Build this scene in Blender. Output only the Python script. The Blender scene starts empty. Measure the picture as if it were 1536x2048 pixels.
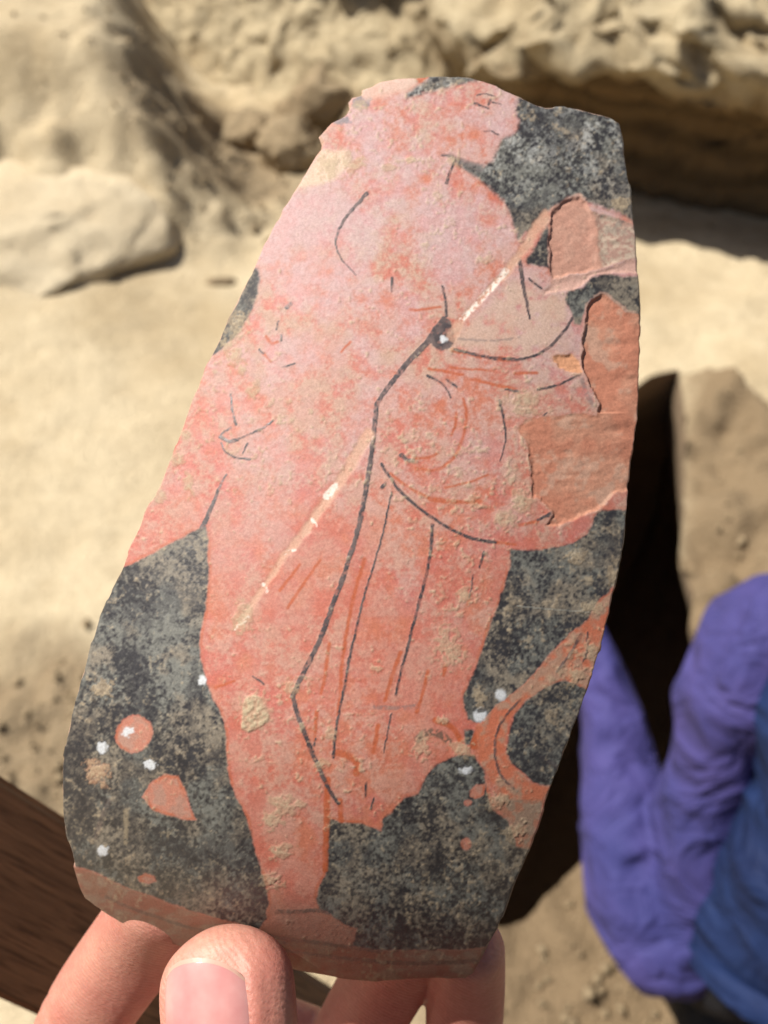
import bpy, bmesh, math
import numpy as np

# ------------------------------------------------------------------ camera
scene = bpy.context.scene
F = 1926.0                      # focal length in source pixels (phone camera, 56 degrees on the long side)
CAM_H = 1.25                    # camera height above the ground, metres
PITCH = math.radians(50)        # looking down
cp, sp = math.cos(PITCH), math.sin(PITCH)
CAM = np.array([0.0, 0.0, CAM_H])
FWD = np.array([0.0, cp, -sp]); RGT = np.array([1.0, 0, 0]); UPV = np.array([0.0, sp, cp])
FOCUS = 0.163

cam_d = bpy.data.cameras.new("camera")
cam = bpy.data.objects.new("camera", cam_d)
scene.collection.objects.link(cam)
cam_d.sensor_fit = 'VERTICAL'
cam_d.sensor_height = 4.54
cam_d.lens = 4.54 / 2048 * F
cam_d.clip_start = 0.01
cam_d.clip_end = 200
cam_d.dof.use_dof = True
cam_d.dof.focus_distance = FOCUS
cam_d.dof.aperture_fstop = 2.35
cam.location = CAM
cam.rotation_euler = (math.radians(90) - PITCH, 0, 0)
scene.camera = cam

# ------------------------------------------------------------------ light
SUN = np.array([-0.50, 0.13, 0.855]); SUN /= np.linalg.norm(SUN)
sun_d = bpy.data.lights.new("sun", 'SUN')
sun_d.energy = 5.0
sun_d.angle = math.radians(0.53)
sun_d.color = (1.0, 0.95, 0.87)
sun = bpy.data.objects.new("sun", sun_d)
scene.collection.objects.link(sun)
from mathutils import Vector
sun.rotation_euler = Vector(SUN).to_track_quat('Z', 'Y').to_euler()
sun.location = (-2, 0.5, 4)

world = bpy.data.worlds.new("World"); scene.world = world
world.use_nodes = True
wn = world.node_tree
bg = wn.nodes["Background"]
sky = wn.nodes.new("ShaderNodeTexSky")
sky.sky_type = 'NISHITA'
sky.sun_disc = False
sky.sun_elevation = math.asin(SUN[2])
sky.sun_rotation = math.atan2(SUN[0], SUN[1])
sky.dust_density = 2.0
wn.links.new(sky.outputs[0], bg.inputs[0])
bg.inputs[1].default_value = 0.05

scene.view_settings.view_transform = 'Standard'
scene.view_settings.look = 'None'
scene.view_settings.exposure = 0.42
scene.view_settings.gamma = 1.0
scene.view_settings.use_curve_mapping = False
scene.render.engine = 'CYCLES'
scene.cycles.use_denoising = True
scene.cycles.max_bounces = 6

# ------------------------------------------------------------------ numeric helpers
def P(px, py, d):
    """world point for a place seen at source pixel (px,py), d metres in front of the camera"""
    px = np.asarray(px, float); py = np.asarray(py, float); d = np.asarray(d, float)
    x = (px - 768) / F * d; y = (1024 - py) / F * d
    return CAM + d[..., None] * FWD + x[..., None] * RGT + y[..., None] * UPV

def G(px, py, z=0.0):
    """ground point seen at a source pixel, at height z"""
    dr = FWD + (px - 768) / F * RGT + (1024 - py) / F * UPV
    t = (z - CAM_H) / dr[2]
    return CAM + t * dr

def _h(ix, iy, iz, seed):
    with np.errstate(over='ignore'):
        n = (ix.astype(np.uint32) * np.uint32(374761393) + iy.astype(np.uint32) * np.uint32(668265263)
             + iz.astype(np.uint32) * np.uint32(2147483647) + np.uint32((seed * 974634777) & 0xffffffff))
        n = (n ^ (n >> np.uint32(13))) * np.uint32(1274126177)
        n = n ^ (n >> np.uint32(16))
        n = n * np.uint32(2246822519); n = n ^ (n >> np.uint32(15))
    return n.astype(np.float64) / 4294967295.0

def vn2(x, y, seed=0):
    ix = np.floor(x).astype(np.int64); iy = np.floor(y).astype(np.int64)
    fx = x - ix; fy = y - iy
    fx = fx * fx * (3 - 2 * fx); fy = fy * fy * (3 - 2 * fy)
    z = np.zeros_like(ix)
    a = _h(ix, iy, z, seed); b = _h(ix + 1, iy, z, seed); c = _h(ix, iy + 1, z, seed); d = _h(ix + 1, iy + 1, z, seed)
    return (a + (b - a) * fx) * (1 - fy) + (c + (d - c) * fx) * fy

def fbm2(x, y, sc, seed=0, octv=4, gain=0.5):
    """0..1 fractal noise with base feature size sc"""
    t = 0; amp = 1; tot = 0; f = 1.0 / sc
    ca, sa = 0.8, 0.6
    for i in range(octv):
        t = t + amp * vn2(x * f + i * 17.3, y * f - i * 9.1, seed + i * 7)
        tot += amp; amp *= gain; f *= 2.03
        x, y = ca * x - sa * y, sa * x + ca * y
    return t / tot

def vn3(x, y, z, seed=0):
    ix = np.floor(x).astype(np.int64); iy = np.floor(y).astype(np.int64); iz = np.floor(z).astype(np.int64)
    fx = x - ix; fy = y - iy; fz = z - iz
    fx = fx * fx * (3 - 2 * fx); fy = fy * fy * (3 - 2 * fy); fz = fz * fz * (3 - 2 * fz)
    def l(a, b, t): return a + (b - a) * t
    r = []
    for k in (0, 1):
        r.append(l(l(_h(ix, iy, iz + k, seed), _h(ix + 1, iy, iz + k, seed), fx),
                   l(_h(ix, iy + 1, iz + k, seed), _h(ix + 1, iy + 1, iz + k, seed), fx), fy))
    return l(r[0], r[1], fz)

def fbm3(p, sc, seed=0, octv=4, gain=0.5):
    t = 0; amp = 1; tot = 0; f = 1.0 / sc
    for i in range(octv):
        t = t + amp * vn3(p[:, 0] * f + i * 3.7, p[:, 1] * f + i * 11.3, p[:, 2] * f - i * 5.9, seed + i * 5)
        tot += amp; amp *= gain; f *= 2.05
    return t / tot

def ss(a, b, x):
    t = np.clip((x - a) / (b - a), 0, 1)
    return t * t * (3 - 2 * t)

def sdf_poly(x, y, poly, margin=60):
    """signed distance to polygon, negative inside; clipped to +margin far outside"""
    poly = np.asarray(poly, float)
    out = np.full(x.shape, float(margin))
    m = (x > poly[:, 0].min() - margin) & (x < poly[:, 0].max() + margin) & (y > poly[:, 1].min() - margin) & (y < poly[:, 1].max() + margin)
    X = x[m]; Y = y[m]
    d2 = np.full(X.shape, 1e18); ins = np.zeros(X.shape, bool)
    n = len(poly)
    for i in range(n):
        ax, ay = poly[i]; bx, by = poly[(i + 1) % n]
        ex, ey = bx - ax, by - ay
        L = ex * ex + ey * ey
        if L < 1e-18: continue
        t = np.clip(((X - ax) * ex + (Y - ay) * ey) / L, 0, 1)
        d2 = np.minimum(d2, (X - ax - t * ex) ** 2 + (Y - ay - t * ey) ** 2)
        if abs(ey) > 1e-12:
            c = ((ay > Y) != (by > Y)) & (X < ex * (Y - ay) / ey + ax)
            ins ^= c
    d = np.sqrt(d2)
    out[m] = np.where(ins, -d, np.minimum(d, margin))
    return out

def line_mask(x, y, pts, w0, w1=None, soft=1.6):
    """stroke along a polyline, full width w0 tapering to w1"""
    if w1 is None: w1 = w0
    pts = smooth_line(np.asarray(pts, float))
    out = np.zeros(x.shape); mg = max(w0, w1) + 4
    m = (x > pts[:, 0].min() - mg) & (x < pts[:, 0].max() + mg) & (y > pts[:, 1].min() - mg) & (y < pts[:, 1].max() + mg)
    X = x[m]; Y = y[m]; o = np.zeros(X.shape)
    seg = np.hypot(*(pts[1:] - pts[:-1]).T); cum = np.concatenate([[0], np.cumsum(seg)]); tot = cum[-1]
    for i in range(len(pts) - 1):
        a = pts[i]; e = pts[i + 1] - a; L = max(seg[i] ** 2, 1e-9)
        t = np.clip(((X - a[0]) * e[0] + (Y - a[1]) * e[1]) / L, 0, 1)
        d = np.hypot(X - a[0] - t * e[0], Y - a[1] - t * e[1])
        s = (cum[i] + t * seg[i]) / tot
        w = (w0 + (w1 - w0) * s) / 2
        o = np.maximum(o, 1 - ss(w - soft * .5, w + soft * .5, d))
    out[m] = o
    return out

def smooth_line(p, it=2):
    if len(p) < 3: return p
    for _ in range(it):
        q = p[:-1] * .75 + p[1:] * .25; r = p[:-1] * .25 + p[1:] * .75
        n = np.empty((2 * len(q), 2)); n[0::2] = q; n[1::2] = r
        p = np.vstack([p[:1], n, p[-1:]])
    return p

def tag(o, label=None, cat=None, group=None, kind=None):
    if label: o["label"] = label
    if cat: o["category"] = cat
    if group: o["group"] = group
    if kind: o["kind"] = kind
    return o

def mesh_obj(name, verts, faces, mat, parent=None, smooth=True):
    me = bpy.data.meshes.new(name)
    verts = np.asarray(verts, np.float32)
    if isinstance(faces, np.ndarray):
        n, k = faces.shape
        me.vertices.add(len(verts)); me.vertices.foreach_set("co", verts.ravel())
        me.loops.add(n * k); me.loops.foreach_set("vertex_index", faces.astype(np.int32).ravel())
        me.polygons.add(n); me.polygons.foreach_set("loop_start", np.arange(0, n * k, k, dtype=np.int32))
        me.update(calc_edges=True)
    else:
        me.from_pydata([tuple(v) for v in verts.tolist()], [], faces); me.update()
    if smooth: me.polygons.foreach_set("use_smooth", np.ones(len(me.polygons), bool))
    me.materials.append(mat)
    o = bpy.data.objects.new(name, me); scene.collection.objects.link(o)
    if parent is not None: o.parent = parent
    return o

def empty(name, loc):
    o = bpy.data.objects.new(name, None); o.location = loc; o.empty_display_size = 0.02
    scene.collection.objects.link(o)
    return o

def adopt(child, parent):
    """parent while keeping the child's world-space vertices"""
    child.parent = parent
    child.location = -parent.location
    return child

# ------------------------------------------------------------------ materials
def new_mat(name):
    m = bpy.data.materials.new(name); m.use_nodes = True
    nt = m.node_tree
    return m, nt, nt.nodes["Principled BSDF"]

def N(nt, typ, **kw):
    n = nt.nodes.new(typ)
    for k, v in kw.items(): setattr(n, k, v)
    return n

def noise(nt, vec, scale, detail=4, rough=.55):
    n = N(nt, "ShaderNodeTexNoise"); n.inputs["Scale"].default_value = scale
    n.inputs["Detail"].default_value = detail; n.inputs["Roughness"].default_value = rough
    if vec is not None: nt.links.new(vec, n.inputs["Vector"])
    return n

def ramp(nt, fac, stops):
    r = N(nt, "ShaderNodeValToRGB"); nt.links.new(fac, r.inputs[0])
    el = r.color_ramp.elements
    while len(el) < len(stops): el.new(0.5)
    for e, (p, c) in zip(el, stops): e.position = p; e.color = (*c, 1)
    return r

def mix(nt, fac, a, b, mode='MIX'):
    m = N(nt, "ShaderNodeMix", data_type='RGBA', blend_type=mode)
    for i, v in ((0, fac), (6, a), (7, b)):
        if isinstance(v, bpy.types.NodeSocket): nt.links.new(v, m.inputs[i])
        elif i == 0: m.inputs[0].default_value = v
        else: m.inputs[i].default_value = (*v, 1)
    return m.outputs[2]

def bump(nt, bsdf, height, strength, dist, chain=None):
    b = N(nt, "ShaderNodeBump"); b.inputs["Strength"].default_value = strength; b.inputs["Distance"].default_value = dist
    nt.links.new(height, b.inputs["Height"])
    if chain is not None: nt.links.new(chain, b.inputs["Normal"])
    nt.links.new(b.outputs[0], bsdf.inputs["Normal"])
    return b.outputs[0]

def coords(nt):
    g = N(nt, "ShaderNodeNewGeometry")
    return g.outputs["Position"]

def soil_mat(name, pale, mid, dark, sc=1.0, strata_shade=None, spots=.6, damp=None):
    m, nt, b = new_mat(name)
    v = coords(nt)
    n1 = noise(nt, v, 3.0 * sc, 6, .6); n2 = noise(nt, v, 22 * sc, 5, .65); n3 = noise(nt, v, 130 * sc, 4, .6)
    c = ramp(nt, n1.outputs[0], [(.36, mid), (.58, pale)]).outputs[0]
    f2 = ramp(nt, n2.outputs[0], [(.30, (spots,) * 3), (.50, (0, 0, 0))]).outputs[0]
    c = mix(nt, f2, c, dark)
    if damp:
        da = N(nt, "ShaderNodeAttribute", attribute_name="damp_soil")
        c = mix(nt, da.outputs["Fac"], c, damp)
    c = mix(nt, .55, c, ramp(nt, n3.outputs[0], [(.3, (.66, .63, .60)), (.7, (1.06, 1.06, 1.06))]).outputs[0], 'MULTIPLY')
    if strata_shade:  # banded layers, painted darker under the lip to deepen its shade
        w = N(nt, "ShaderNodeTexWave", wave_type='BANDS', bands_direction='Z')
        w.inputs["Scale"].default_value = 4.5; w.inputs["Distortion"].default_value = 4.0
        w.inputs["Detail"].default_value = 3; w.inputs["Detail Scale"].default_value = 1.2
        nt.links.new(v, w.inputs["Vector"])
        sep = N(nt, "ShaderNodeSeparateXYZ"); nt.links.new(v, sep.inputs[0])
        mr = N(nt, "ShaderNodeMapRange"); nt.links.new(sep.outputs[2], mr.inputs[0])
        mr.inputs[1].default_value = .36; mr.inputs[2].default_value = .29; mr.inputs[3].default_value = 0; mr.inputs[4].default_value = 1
        band = ramp(nt, w.outputs[0], [(.2, strata_shade[0]), (.8, strata_shade[1])]).outputs[0]
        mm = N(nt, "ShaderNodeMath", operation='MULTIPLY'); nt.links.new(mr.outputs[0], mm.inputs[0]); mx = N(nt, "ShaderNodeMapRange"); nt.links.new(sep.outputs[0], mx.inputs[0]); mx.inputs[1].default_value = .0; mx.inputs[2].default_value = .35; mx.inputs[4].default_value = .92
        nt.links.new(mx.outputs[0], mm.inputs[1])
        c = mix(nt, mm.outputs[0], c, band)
    nt.links.new(c, b.inputs["Base Color"])
    b.inputs["Roughness"].default_value = .95
    b.inputs["Specular IOR Level"].default_value = .2
    h = N(nt, "ShaderNodeMath", operation='ADD'); nt.links.new(n2.outputs[0], h.inputs[0]); nt.links.new(n3.outputs[0], h.inputs[1])
    bump(nt, b, h.outputs[0], .8, .01)
    return m

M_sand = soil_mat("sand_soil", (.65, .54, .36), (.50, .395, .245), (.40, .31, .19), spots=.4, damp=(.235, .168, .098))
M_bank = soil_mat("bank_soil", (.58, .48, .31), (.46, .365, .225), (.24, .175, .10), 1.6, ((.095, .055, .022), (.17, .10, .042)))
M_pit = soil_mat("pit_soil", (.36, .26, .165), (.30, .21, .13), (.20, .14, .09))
M_clod = soil_mat("clod_soil", (.50, .385, .24), (.42, .315, .19), (.30, .22, .13), 3)
M_rock = soil_mat("limestone", (.78, .66, .46), (.66, .54, .36), (.54, .43, .27), 1.5, spots=.3)
M_rock2 = soil_mat("grey_stone", (.40, .305, .19), (.28, .205, .12), (.14, .10, .06), 2.6, spots=.9)

# ------------------------------------------------------------------ ground sheet with the pit opening
PIT = np.array([(.565, 1.40), (.535, 1.24), (.505, 1.10), (.475, .95), (.455, .80), (.435, .70), (.412, .61),
                (.35, .545), (.277, .478), (.215, .425), (.143, .356), (.08, .40), (.06, .55), (.10, .80), (.20, 1.05), (.33, 1.24), (.47, 1.36)])
PIT = smooth_line(np.vstack([PIT, PIT[:1]]), 2)[:-1]
PIT = PIT + .010 * (np.stack([vn2(PIT[:, 0] * 40, PIT[:, 1] * 40, 5), vn2(PIT[:, 0] * 40, PIT[:, 1] * 40, 6)], 1) - .5)

BLOCK = np.array([(.56, 1.36), (.50, 1.12), (.44, .85), (.40, .72), (.55, .62), (.9, .55), (1.35, .7), (1.1, .98), (.72, 1.17), (.62, 1.27)])
def block_sd(x, y):
    return sdf_poly(x + .06 * (fbm2(x, y, .12, 91, 4) - .5), y + .06 * (fbm2(x, y, .12, 92, 4) - .5), BLOCK, .2)
def ground_h(x, y):
    h = .05 * (fbm2(x, y, .45, 11, 4) - .5) + .02 * (fbm2(x, y * 1.8, .12, 21, 4) - .5)
    lump = ss(.50, .75, fbm2(x, y, .06, 31, 3))
    # rough patches: talus, lower left clods, floor by the kneeling person
    rough = np.clip(ss(.22, .08, np.hypot((x + .48) / 1.1, y - .62)) + ss(.45, .2, np.hypot((x - .25) / 1.3, (y - .28)))
                    + ss(.45, .2, np.hypot(x + .35, (y - 2.15) / 1.2)), 0, 1)
    h += rough * (.02 * lump + .025 * (fbm2(x, y, .03, 41, 3) - .5))
    # mound at the far left, its right flank falling away
    mm = ss(-.30, -.62, x + .08 * (fbm2(x, y, .2, 51, 3) - .5) + (y - 2.1) * .35) * ss(1.72, 2.08, y + .1 * (fbm2(x, y, .25, 61, 3) - .5))
    h += mm * (.34 + .08 * (y - 2)) + .05 * mm * (1 - mm) * 4 * (fbm2(x, y, .09, 71, 3) - .5) * 2
    # soft swell of sand at the left
    h += .05 * np.exp(-(((x + .75) / .5) ** 2 + ((y - 1.15) / .5) ** 2))
    h += .12 * np.exp(-(((x + 1.05) / .42) ** 2 + ((y - 1.64) / .26) ** 2))
    # rough block of earth standing on the pit's right rim
    bk = ss(.03, -.03, block_sd(x, y))
    h += bk * (.075 + .12 * (fbm2(x, y, .13, 93, 4, .6) - .5) + .09 * (fbm2(x, y, .05, 94, 3, .6) - .5))
    # gentle rise away from the picture
    h += .12 * ss(3.5, 9, np.hypot(x, y - 1.5)) * fbm2(x, y, 2.5, 81, 3)
    return h

def axis_vals(lo, hi, step, far):
    a = list(np.arange(lo, hi + 1e-9, step)); s = step
    l = lo; r = hi; left = []; right = []
    while l > -far: s *= 1.25; l -= s; left.append(l)
    s = step
    while r < far: s *= 1.25; r += s; right.append(r)
    return np.array(left[::-1] + a + right)

def grid_cut(xs, ys, inside_fn, outline, keep_inside):
    """regular grid of quads kept inside (or outside) an outline; the cut edge is snapped on to the outline"""
    X, Y = np.meshgrid(xs, ys)
    nx = len(xs)
    cx = (X[:-1, :-1] + X[1:, 1:]) / 2; cy = (Y[:-1, :-1] + Y[1:, 1:]) / 2
    ins = inside_fn(cx.ravel(), cy.ravel()).reshape(cx.shape)
    keep = ins if keep_inside else ~ins
    j, i = np.nonzero(keep)
    q = np.stack([j * nx + i, j * nx + i + 1, (j + 1) * nx + i + 1, (j + 1) * nx + i], 1)
    cnt = np.zeros(X.size, int); np.add.at(cnt, q.ravel(), 1)
    k2 = np.zeros((len(ys) + 1, len(xs) + 1), bool); k2[1:-1, 1:-1] = keep
    cut = ~(k2[:-1, :-1] & k2[1:, :-1] & k2[:-1, 1:] & k2[1:, 1:])
    edge_dom = np.zeros_like(cut); edge_dom[0, :] = edge_dom[-1, :] = True; edge_dom[:, 0] = edge_dom[:, -1] = True
    bnd = (cut & (cnt.reshape(cut.shape) > 0) & ~edge_dom).ravel()
    px = X.ravel().copy(); py = Y.ravel().copy()
    bi = np.nonzero(bnd)[0]
    if len(bi):
        bx = px[bi]; by = py[bi]; best = np.full(len(bi), 1e18); qx = bx.copy(); qy = by.copy()
        n = len(outline)
        for k in range(n):
            a = outline[k]; e = outline[(k + 1) % n] - a; L = e @ e
            if L < 1e-18: continue
            t = np.clip(((bx - a[0]) * e[0] + (by - a[1]) * e[1]) / L, 0, 1)
            sx = a[0] + t * e[0]; sy = a[1] + t * e[1]; d = (sx - bx) ** 2 + (sy - by) ** 2
            b = d < best; best[b] = d[b]; qx[b] = sx[b]; qy[b] = sy[b]
        px[bi] = qx; py[bi] = qy
    used = np.nonzero(cnt > 0)[0]
    remap = np.full(X.size, -1); remap[used] = np.arange(len(used))
    return px[used], py[used], remap[q], bnd[used]

def boundary_loop(faces, bnd):
    """ordered vertex loops along the once-used edges lying on the cut"""
    e = np.vstack([faces[:, [0, 1]], faces[:, [1, 2]], faces[:, [2, 3]], faces[:, [3, 0]]])
    e = e[bnd[e[:, 0]] & bnd[e[:, 1]]]
    key = np.sort(e, 1); k = key[:, 0].astype(np.int64) * 10000000 + key[:, 1]
    u, idx, c = np.unique(k, return_index=True, return_counts=True)
    e = e[idx[c == 1]]
    nxt = {}
    for a, b in e.tolist(): nxt.setdefault(a, []).append(b)
    loops = []
    while nxt:
        s = next(iter(nxt)); L = [s]; cur = s
        while cur in nxt:
            t = nxt[cur].pop()
            if not nxt[cur]: del nxt[cur]
            if t == s: break
            L.append(t); cur = t
        loops.append(L)
    return max(loops, key=len)

xs = axis_vals(-1.5, 1.6, .012, 30); ys = axis_vals(-.1, 3.3, .012, 30)
gx, gy, gq, gb = grid_cut(xs, ys, lambda x, y: sdf_poly(x, y, PIT, .2) < 0, PIT, False)
gz = ground_h(gx, gy)
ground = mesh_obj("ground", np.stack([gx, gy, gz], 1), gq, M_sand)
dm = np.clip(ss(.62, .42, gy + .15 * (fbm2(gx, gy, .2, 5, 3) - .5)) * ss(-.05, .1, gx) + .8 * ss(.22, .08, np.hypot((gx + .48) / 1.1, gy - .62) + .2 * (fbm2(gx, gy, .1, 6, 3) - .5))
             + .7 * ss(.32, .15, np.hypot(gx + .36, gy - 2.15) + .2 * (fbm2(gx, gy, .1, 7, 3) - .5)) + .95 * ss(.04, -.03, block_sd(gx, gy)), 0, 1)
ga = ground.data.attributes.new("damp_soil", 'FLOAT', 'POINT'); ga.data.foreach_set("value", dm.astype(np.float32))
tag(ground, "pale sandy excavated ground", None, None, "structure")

# the pit: rim, undercut walls and floor
def pit_mesh():
    c0 = PIT; n = len(c0)
    rings = []
    cen = np.array([.28, .85])
    for dep, ex in ((-.001, 0), (.03, .006), (.07, .02), (.15, .07), (.3, .17), (.5, .34), (.75, .5), (1.0, .6), (1.2, .55), (1.3, .4)):
        e = c0 - cen; L = np.linalg.norm(e, axis=1, keepdims=True)
        p = c0 + e / L * ex
        z = ground_h(c0[:, 0], c0[:, 1]) * (1 if dep < .1 else 0) - dep
        v = np.column_stack([p, z])
        if dep > .01: v += (.02 + .05 * min(dep, 1)) * (np.stack([fbm3(v, .12, s, 3) for s in (1, 2, 3)], 1) - .5)
        rings.append(v)
    V = np.vstack(rings + [np.array([[.4, .9, -1.32]])])
    fs = []
    for r in range(len(rings) - 1):
        for k in range(n):
            a = r * n + k; b = r * n + (k + 1) % n
            fs.append((a, a + n, b + n, b))
    last = (len(rings) - 1) * n
    for k in range(n): fs.append((last + k, len(V) - 1, last + (k + 1) % n))
    return V, fs
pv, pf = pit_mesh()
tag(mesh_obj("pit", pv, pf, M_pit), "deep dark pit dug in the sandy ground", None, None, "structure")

# ------------------------------------------------------------------ bank with its overhanging lip
def bank():
    ctrl = np.array([(-3.5, 4.6), (-1.6, 3.3), (-.75, 2.72), (-.27, 2.42), (.16, 2.20), (.55, 2.0), (.95, 1.88), (1.5, 1.74), (2.6, 1.3), (5, 0.2)])
    path = smooth_line(ctrl, 3)
    seg = np.hypot(*(path[1:] - path[:-1]).T); cum = np.r_[0, np.cumsum(seg)]
    smid0 = np.interp(-.8, path[:, 0], cum); smid1 = np.interp(1.7, path[:, 0], cum)
    s = np.r_[np.linspace(0, smid0, 30)[:-1], np.arange(smid0, smid1, .011), np.linspace(smid1, cum[-1], 30)[1:]]
    bx = np.interp(s, cum, path[:, 0]); by = np.interp(s, cum, path[:, 1])
    tx = np.gradient(bx); ty = np.gradient(by); L = np.hypot(tx, ty); nx, ny = ty / L, -tx / L   # towards the camera
    prof = smooth_line(np.array([(-.03, -.10), (-.03, .0), (-.05, .08), (-.05, .16), (-.02, .22), (.05, .27), (.12, .30), (.165, .335), (.17, .385), (.12, .43), (.02, .455),
                     (-.15, .48), (-.4, .50), (-.8, .53)]), 3)
    pl = np.r_[0, np.cumsum(np.hypot(*(prof[1:] - prof[:-1]).T))]
    t = np.r_[np.arange(0, pl[-1], .011), pl[-1]]
    po = np.r_[np.interp(t, pl, prof[:, 0]), [-1.2, -2, -4, -8]]; pz = np.r_[np.interp(t, pl, prof[:, 1]), [.55, .6, .7, .8]]
    hs = .62 + .38 * ss(-.3, .5, bx)                     # lower towards the left
    ov = ss(-.05, .35, bx + .12 * (fbm2(bx, by, .2, 131, 2) - .5))
    V = np.zeros((len(s), len(po), 3))
    front = (np.arange(len(po)) < len(t) * .55)[None]
    sl = np.where(po[None] > -.06, -.02 - .55 * np.clip(pz[None], 0, 1), po[None] - .12)
    o = sl + (po[None] - sl) * ov[:, None]
    V[..., 0] = bx[:, None] + nx[:, None] * o
    V[..., 1] = by[:, None] + ny[:, None] * o
    V[..., 2] = pz[None] * hs[:, None]
    v = V.reshape(-1, 3)
    amp = .03 + .10 * np.repeat(np.ones(len(s))[:, None], len(po), 1).ravel() * ss(.18, .40, v[:, 2])
    n1 = np.stack([fbm3(v * [1, 1, 1.6], .16, k, 4) for k in (101, 102, 103)], 1) - .5
    n2 = np.stack([fbm3(v, .035, k, 3) for k in (111, 112, 113)], 1) - .5
    v = v + n1 * amp[:, None] * [1, 1, .8] + n2 * .045 + (np.stack([fbm3(v, .075, k, 3) for k in (121, 122, 123)], 1) - .5) * (.04 + .10 * ss(.2, .36, v[:, 2]))[:, None]
    ns, npf = len(s), len(po)
    i, j = np.meshgrid(np.arange(ns - 1), np.arange(npf - 1), indexing='ij')
    a = (i * npf + j).ravel()
    q = np.stack([a, a + npf, a + npf + 1, a + 1], 1)
    return v, q
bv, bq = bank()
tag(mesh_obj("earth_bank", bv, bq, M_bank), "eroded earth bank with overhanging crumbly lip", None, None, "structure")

# ------------------------------------------------------------------ rocks
def rock_mesh(name, loc, size, seed, mat, rough=.25, rot=0, flat=.0, sub=5, cuts=9):
    bm = bmesh.new(); bmesh.ops.create_icosphere(bm, subdivisions=sub, radius=1)
    v = np.array([q.co[:] for q in bm.verts]); f = [tuple(w.index for w in p.verts) for p in bm.faces]; bm.free()
    # facetted: pull towards a few random planes
    rng = np.random.default_rng(seed)
    for k in range(cuts):
        n = rng.normal(size=3); n /= np.linalg.norm(n); d = rng.uniform(.62, .85)
        t = v @ n; ex = np.clip(t - d, 0, None); v = v - .85 * ex[:, None] * n
    v += rough * (np.stack([fbm3(v, .7, seed + k, 4) for k in (1, 2, 3)], 1) - .5)
    v += .32 * rough * (np.stack([fbm3(v, .15, seed + k, 3) for k in (4, 5, 6)], 1) - .5)
    if flat: v[:, 2] = np.where(v[:, 2] > flat, flat + (v[:, 2] - flat) * .25, v[:, 2])
    v = v * size
    c, s = math.cos(rot), math.sin(rot)
    v = np.column_stack([v[:, 0] * c - v[:, 1] * s, v[:, 0] * s + v[:, 1] * c, v[:, 2]])
    o = mesh_obj(name, v, f, mat); o.location = loc
    return o
tag(rock_mesh("boulder", (-.82, 1.79, .01), (.37, .28, .21), 29, M_rock, .42, .05, .62, 5, 4), "large pale boulder half buried in sand left of the sherd", "boulder")
tag(rock_mesh("stone", (-.345, 1.66, .0), (.045, .03, .03), 12, M_rock2, .4), "small dark stone just right of the pale boulder", "stone")
tag(rock_mesh("stone", (-.20, 1.44, .005), (.035, .025, .02), 14, M_rock, .4), "small whitish stone on sand between boulder and sherd", "stone")
tag(rock_mesh("stone", (-.22, 2.18, .03), (.10, .07, .07), 17, M_clod, .5), "rounded brown clod at the foot of the bank above the sherd", "stone")
tag(rock_mesh("stone", (-.17, 2.34, .05), (.12, .08, .09), 31, M_clod, .6, .3), "crumbly brown clod behind the rounded clod, against the bank", "stone")
tag(rock_mesh("stone", (-.06, 2.27, .03), (.08, .07, .08), 37, M_clod, .6, 1.1), "dark lumpy clod partly hidden by the sherd's top left edge", "stone")
tag(rock_mesh("stone", (-.34, 2.26, .02), (.07, .05, .05), 41, M_clod, .6, .2), "small clod on the slope left of the rounded clod", "stone")
tag(rock_mesh("stone", (-.05, 2.16, .04), (.07, .06, .06), 19, M_clod, .5, .6), "smaller brown clod beside the sherd's upper left corner", "stone")

# loose crumbs of soil, too many to count
def crumbs():
    rng = np.random.default_rng(77)
    base = np.array([(1, 0, 0), (-1, 0, 0), (0, 1, 0), (0, -1, 0), (0, 0, 1), (0, 0, -1)], float)
    tri = np.array([(0, 2, 4), (2, 1, 4), (1, 3, 4), (3, 0, 4), (2, 0, 5), (1, 2, 5), (3, 1, 5), (0, 3, 5)])
    V = []; T = []
    zones = [(-.49, .62, .12, .10, 120), (.28, .30, .25, .16, 420), (-.38, 2.1, .22, .25, 380), (.1, 2.0, .5, .15, 220), (.62, 1.0, .18, .2, 140)]
    n = 0
    for cx, cy, sx, sy, k in zones:
        for _ in range(k):
            x = cx + sx * rng.normal() * .7; y = cy + sy * rng.normal() * .7
            if sdf_poly(np.array([x]), np.array([y]), PIT, .1)[0] < .02: continue
            r = .0025 + .0075 * rng.random() ** 3
            v = base * r * rng.uniform(.6, 1.3, (6, 3)) * [1, 1, .8]
            a = rng.uniform(0, 6.28); c, s = math.cos(a), math.sin(a)
            v = np.column_stack([v[:, 0] * c - v[:, 1] * s, v[:, 0] * s + v[:, 1] * c, v[:, 2]])
            z = ground_h(np.array([x]), np.array([y]))[0]
            V.append(v + [x, y, z + r * .4]); T.append(tri + 6 * n); n += 1
    return np.vstack(V), np.vstack(T)
cv, ct = crumbs()
tag(mesh_obj("gravel", cv, ct, M_clod, smooth=False), "loose crumbs of soil scattered on the ground", None, None, "stuff")

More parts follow.
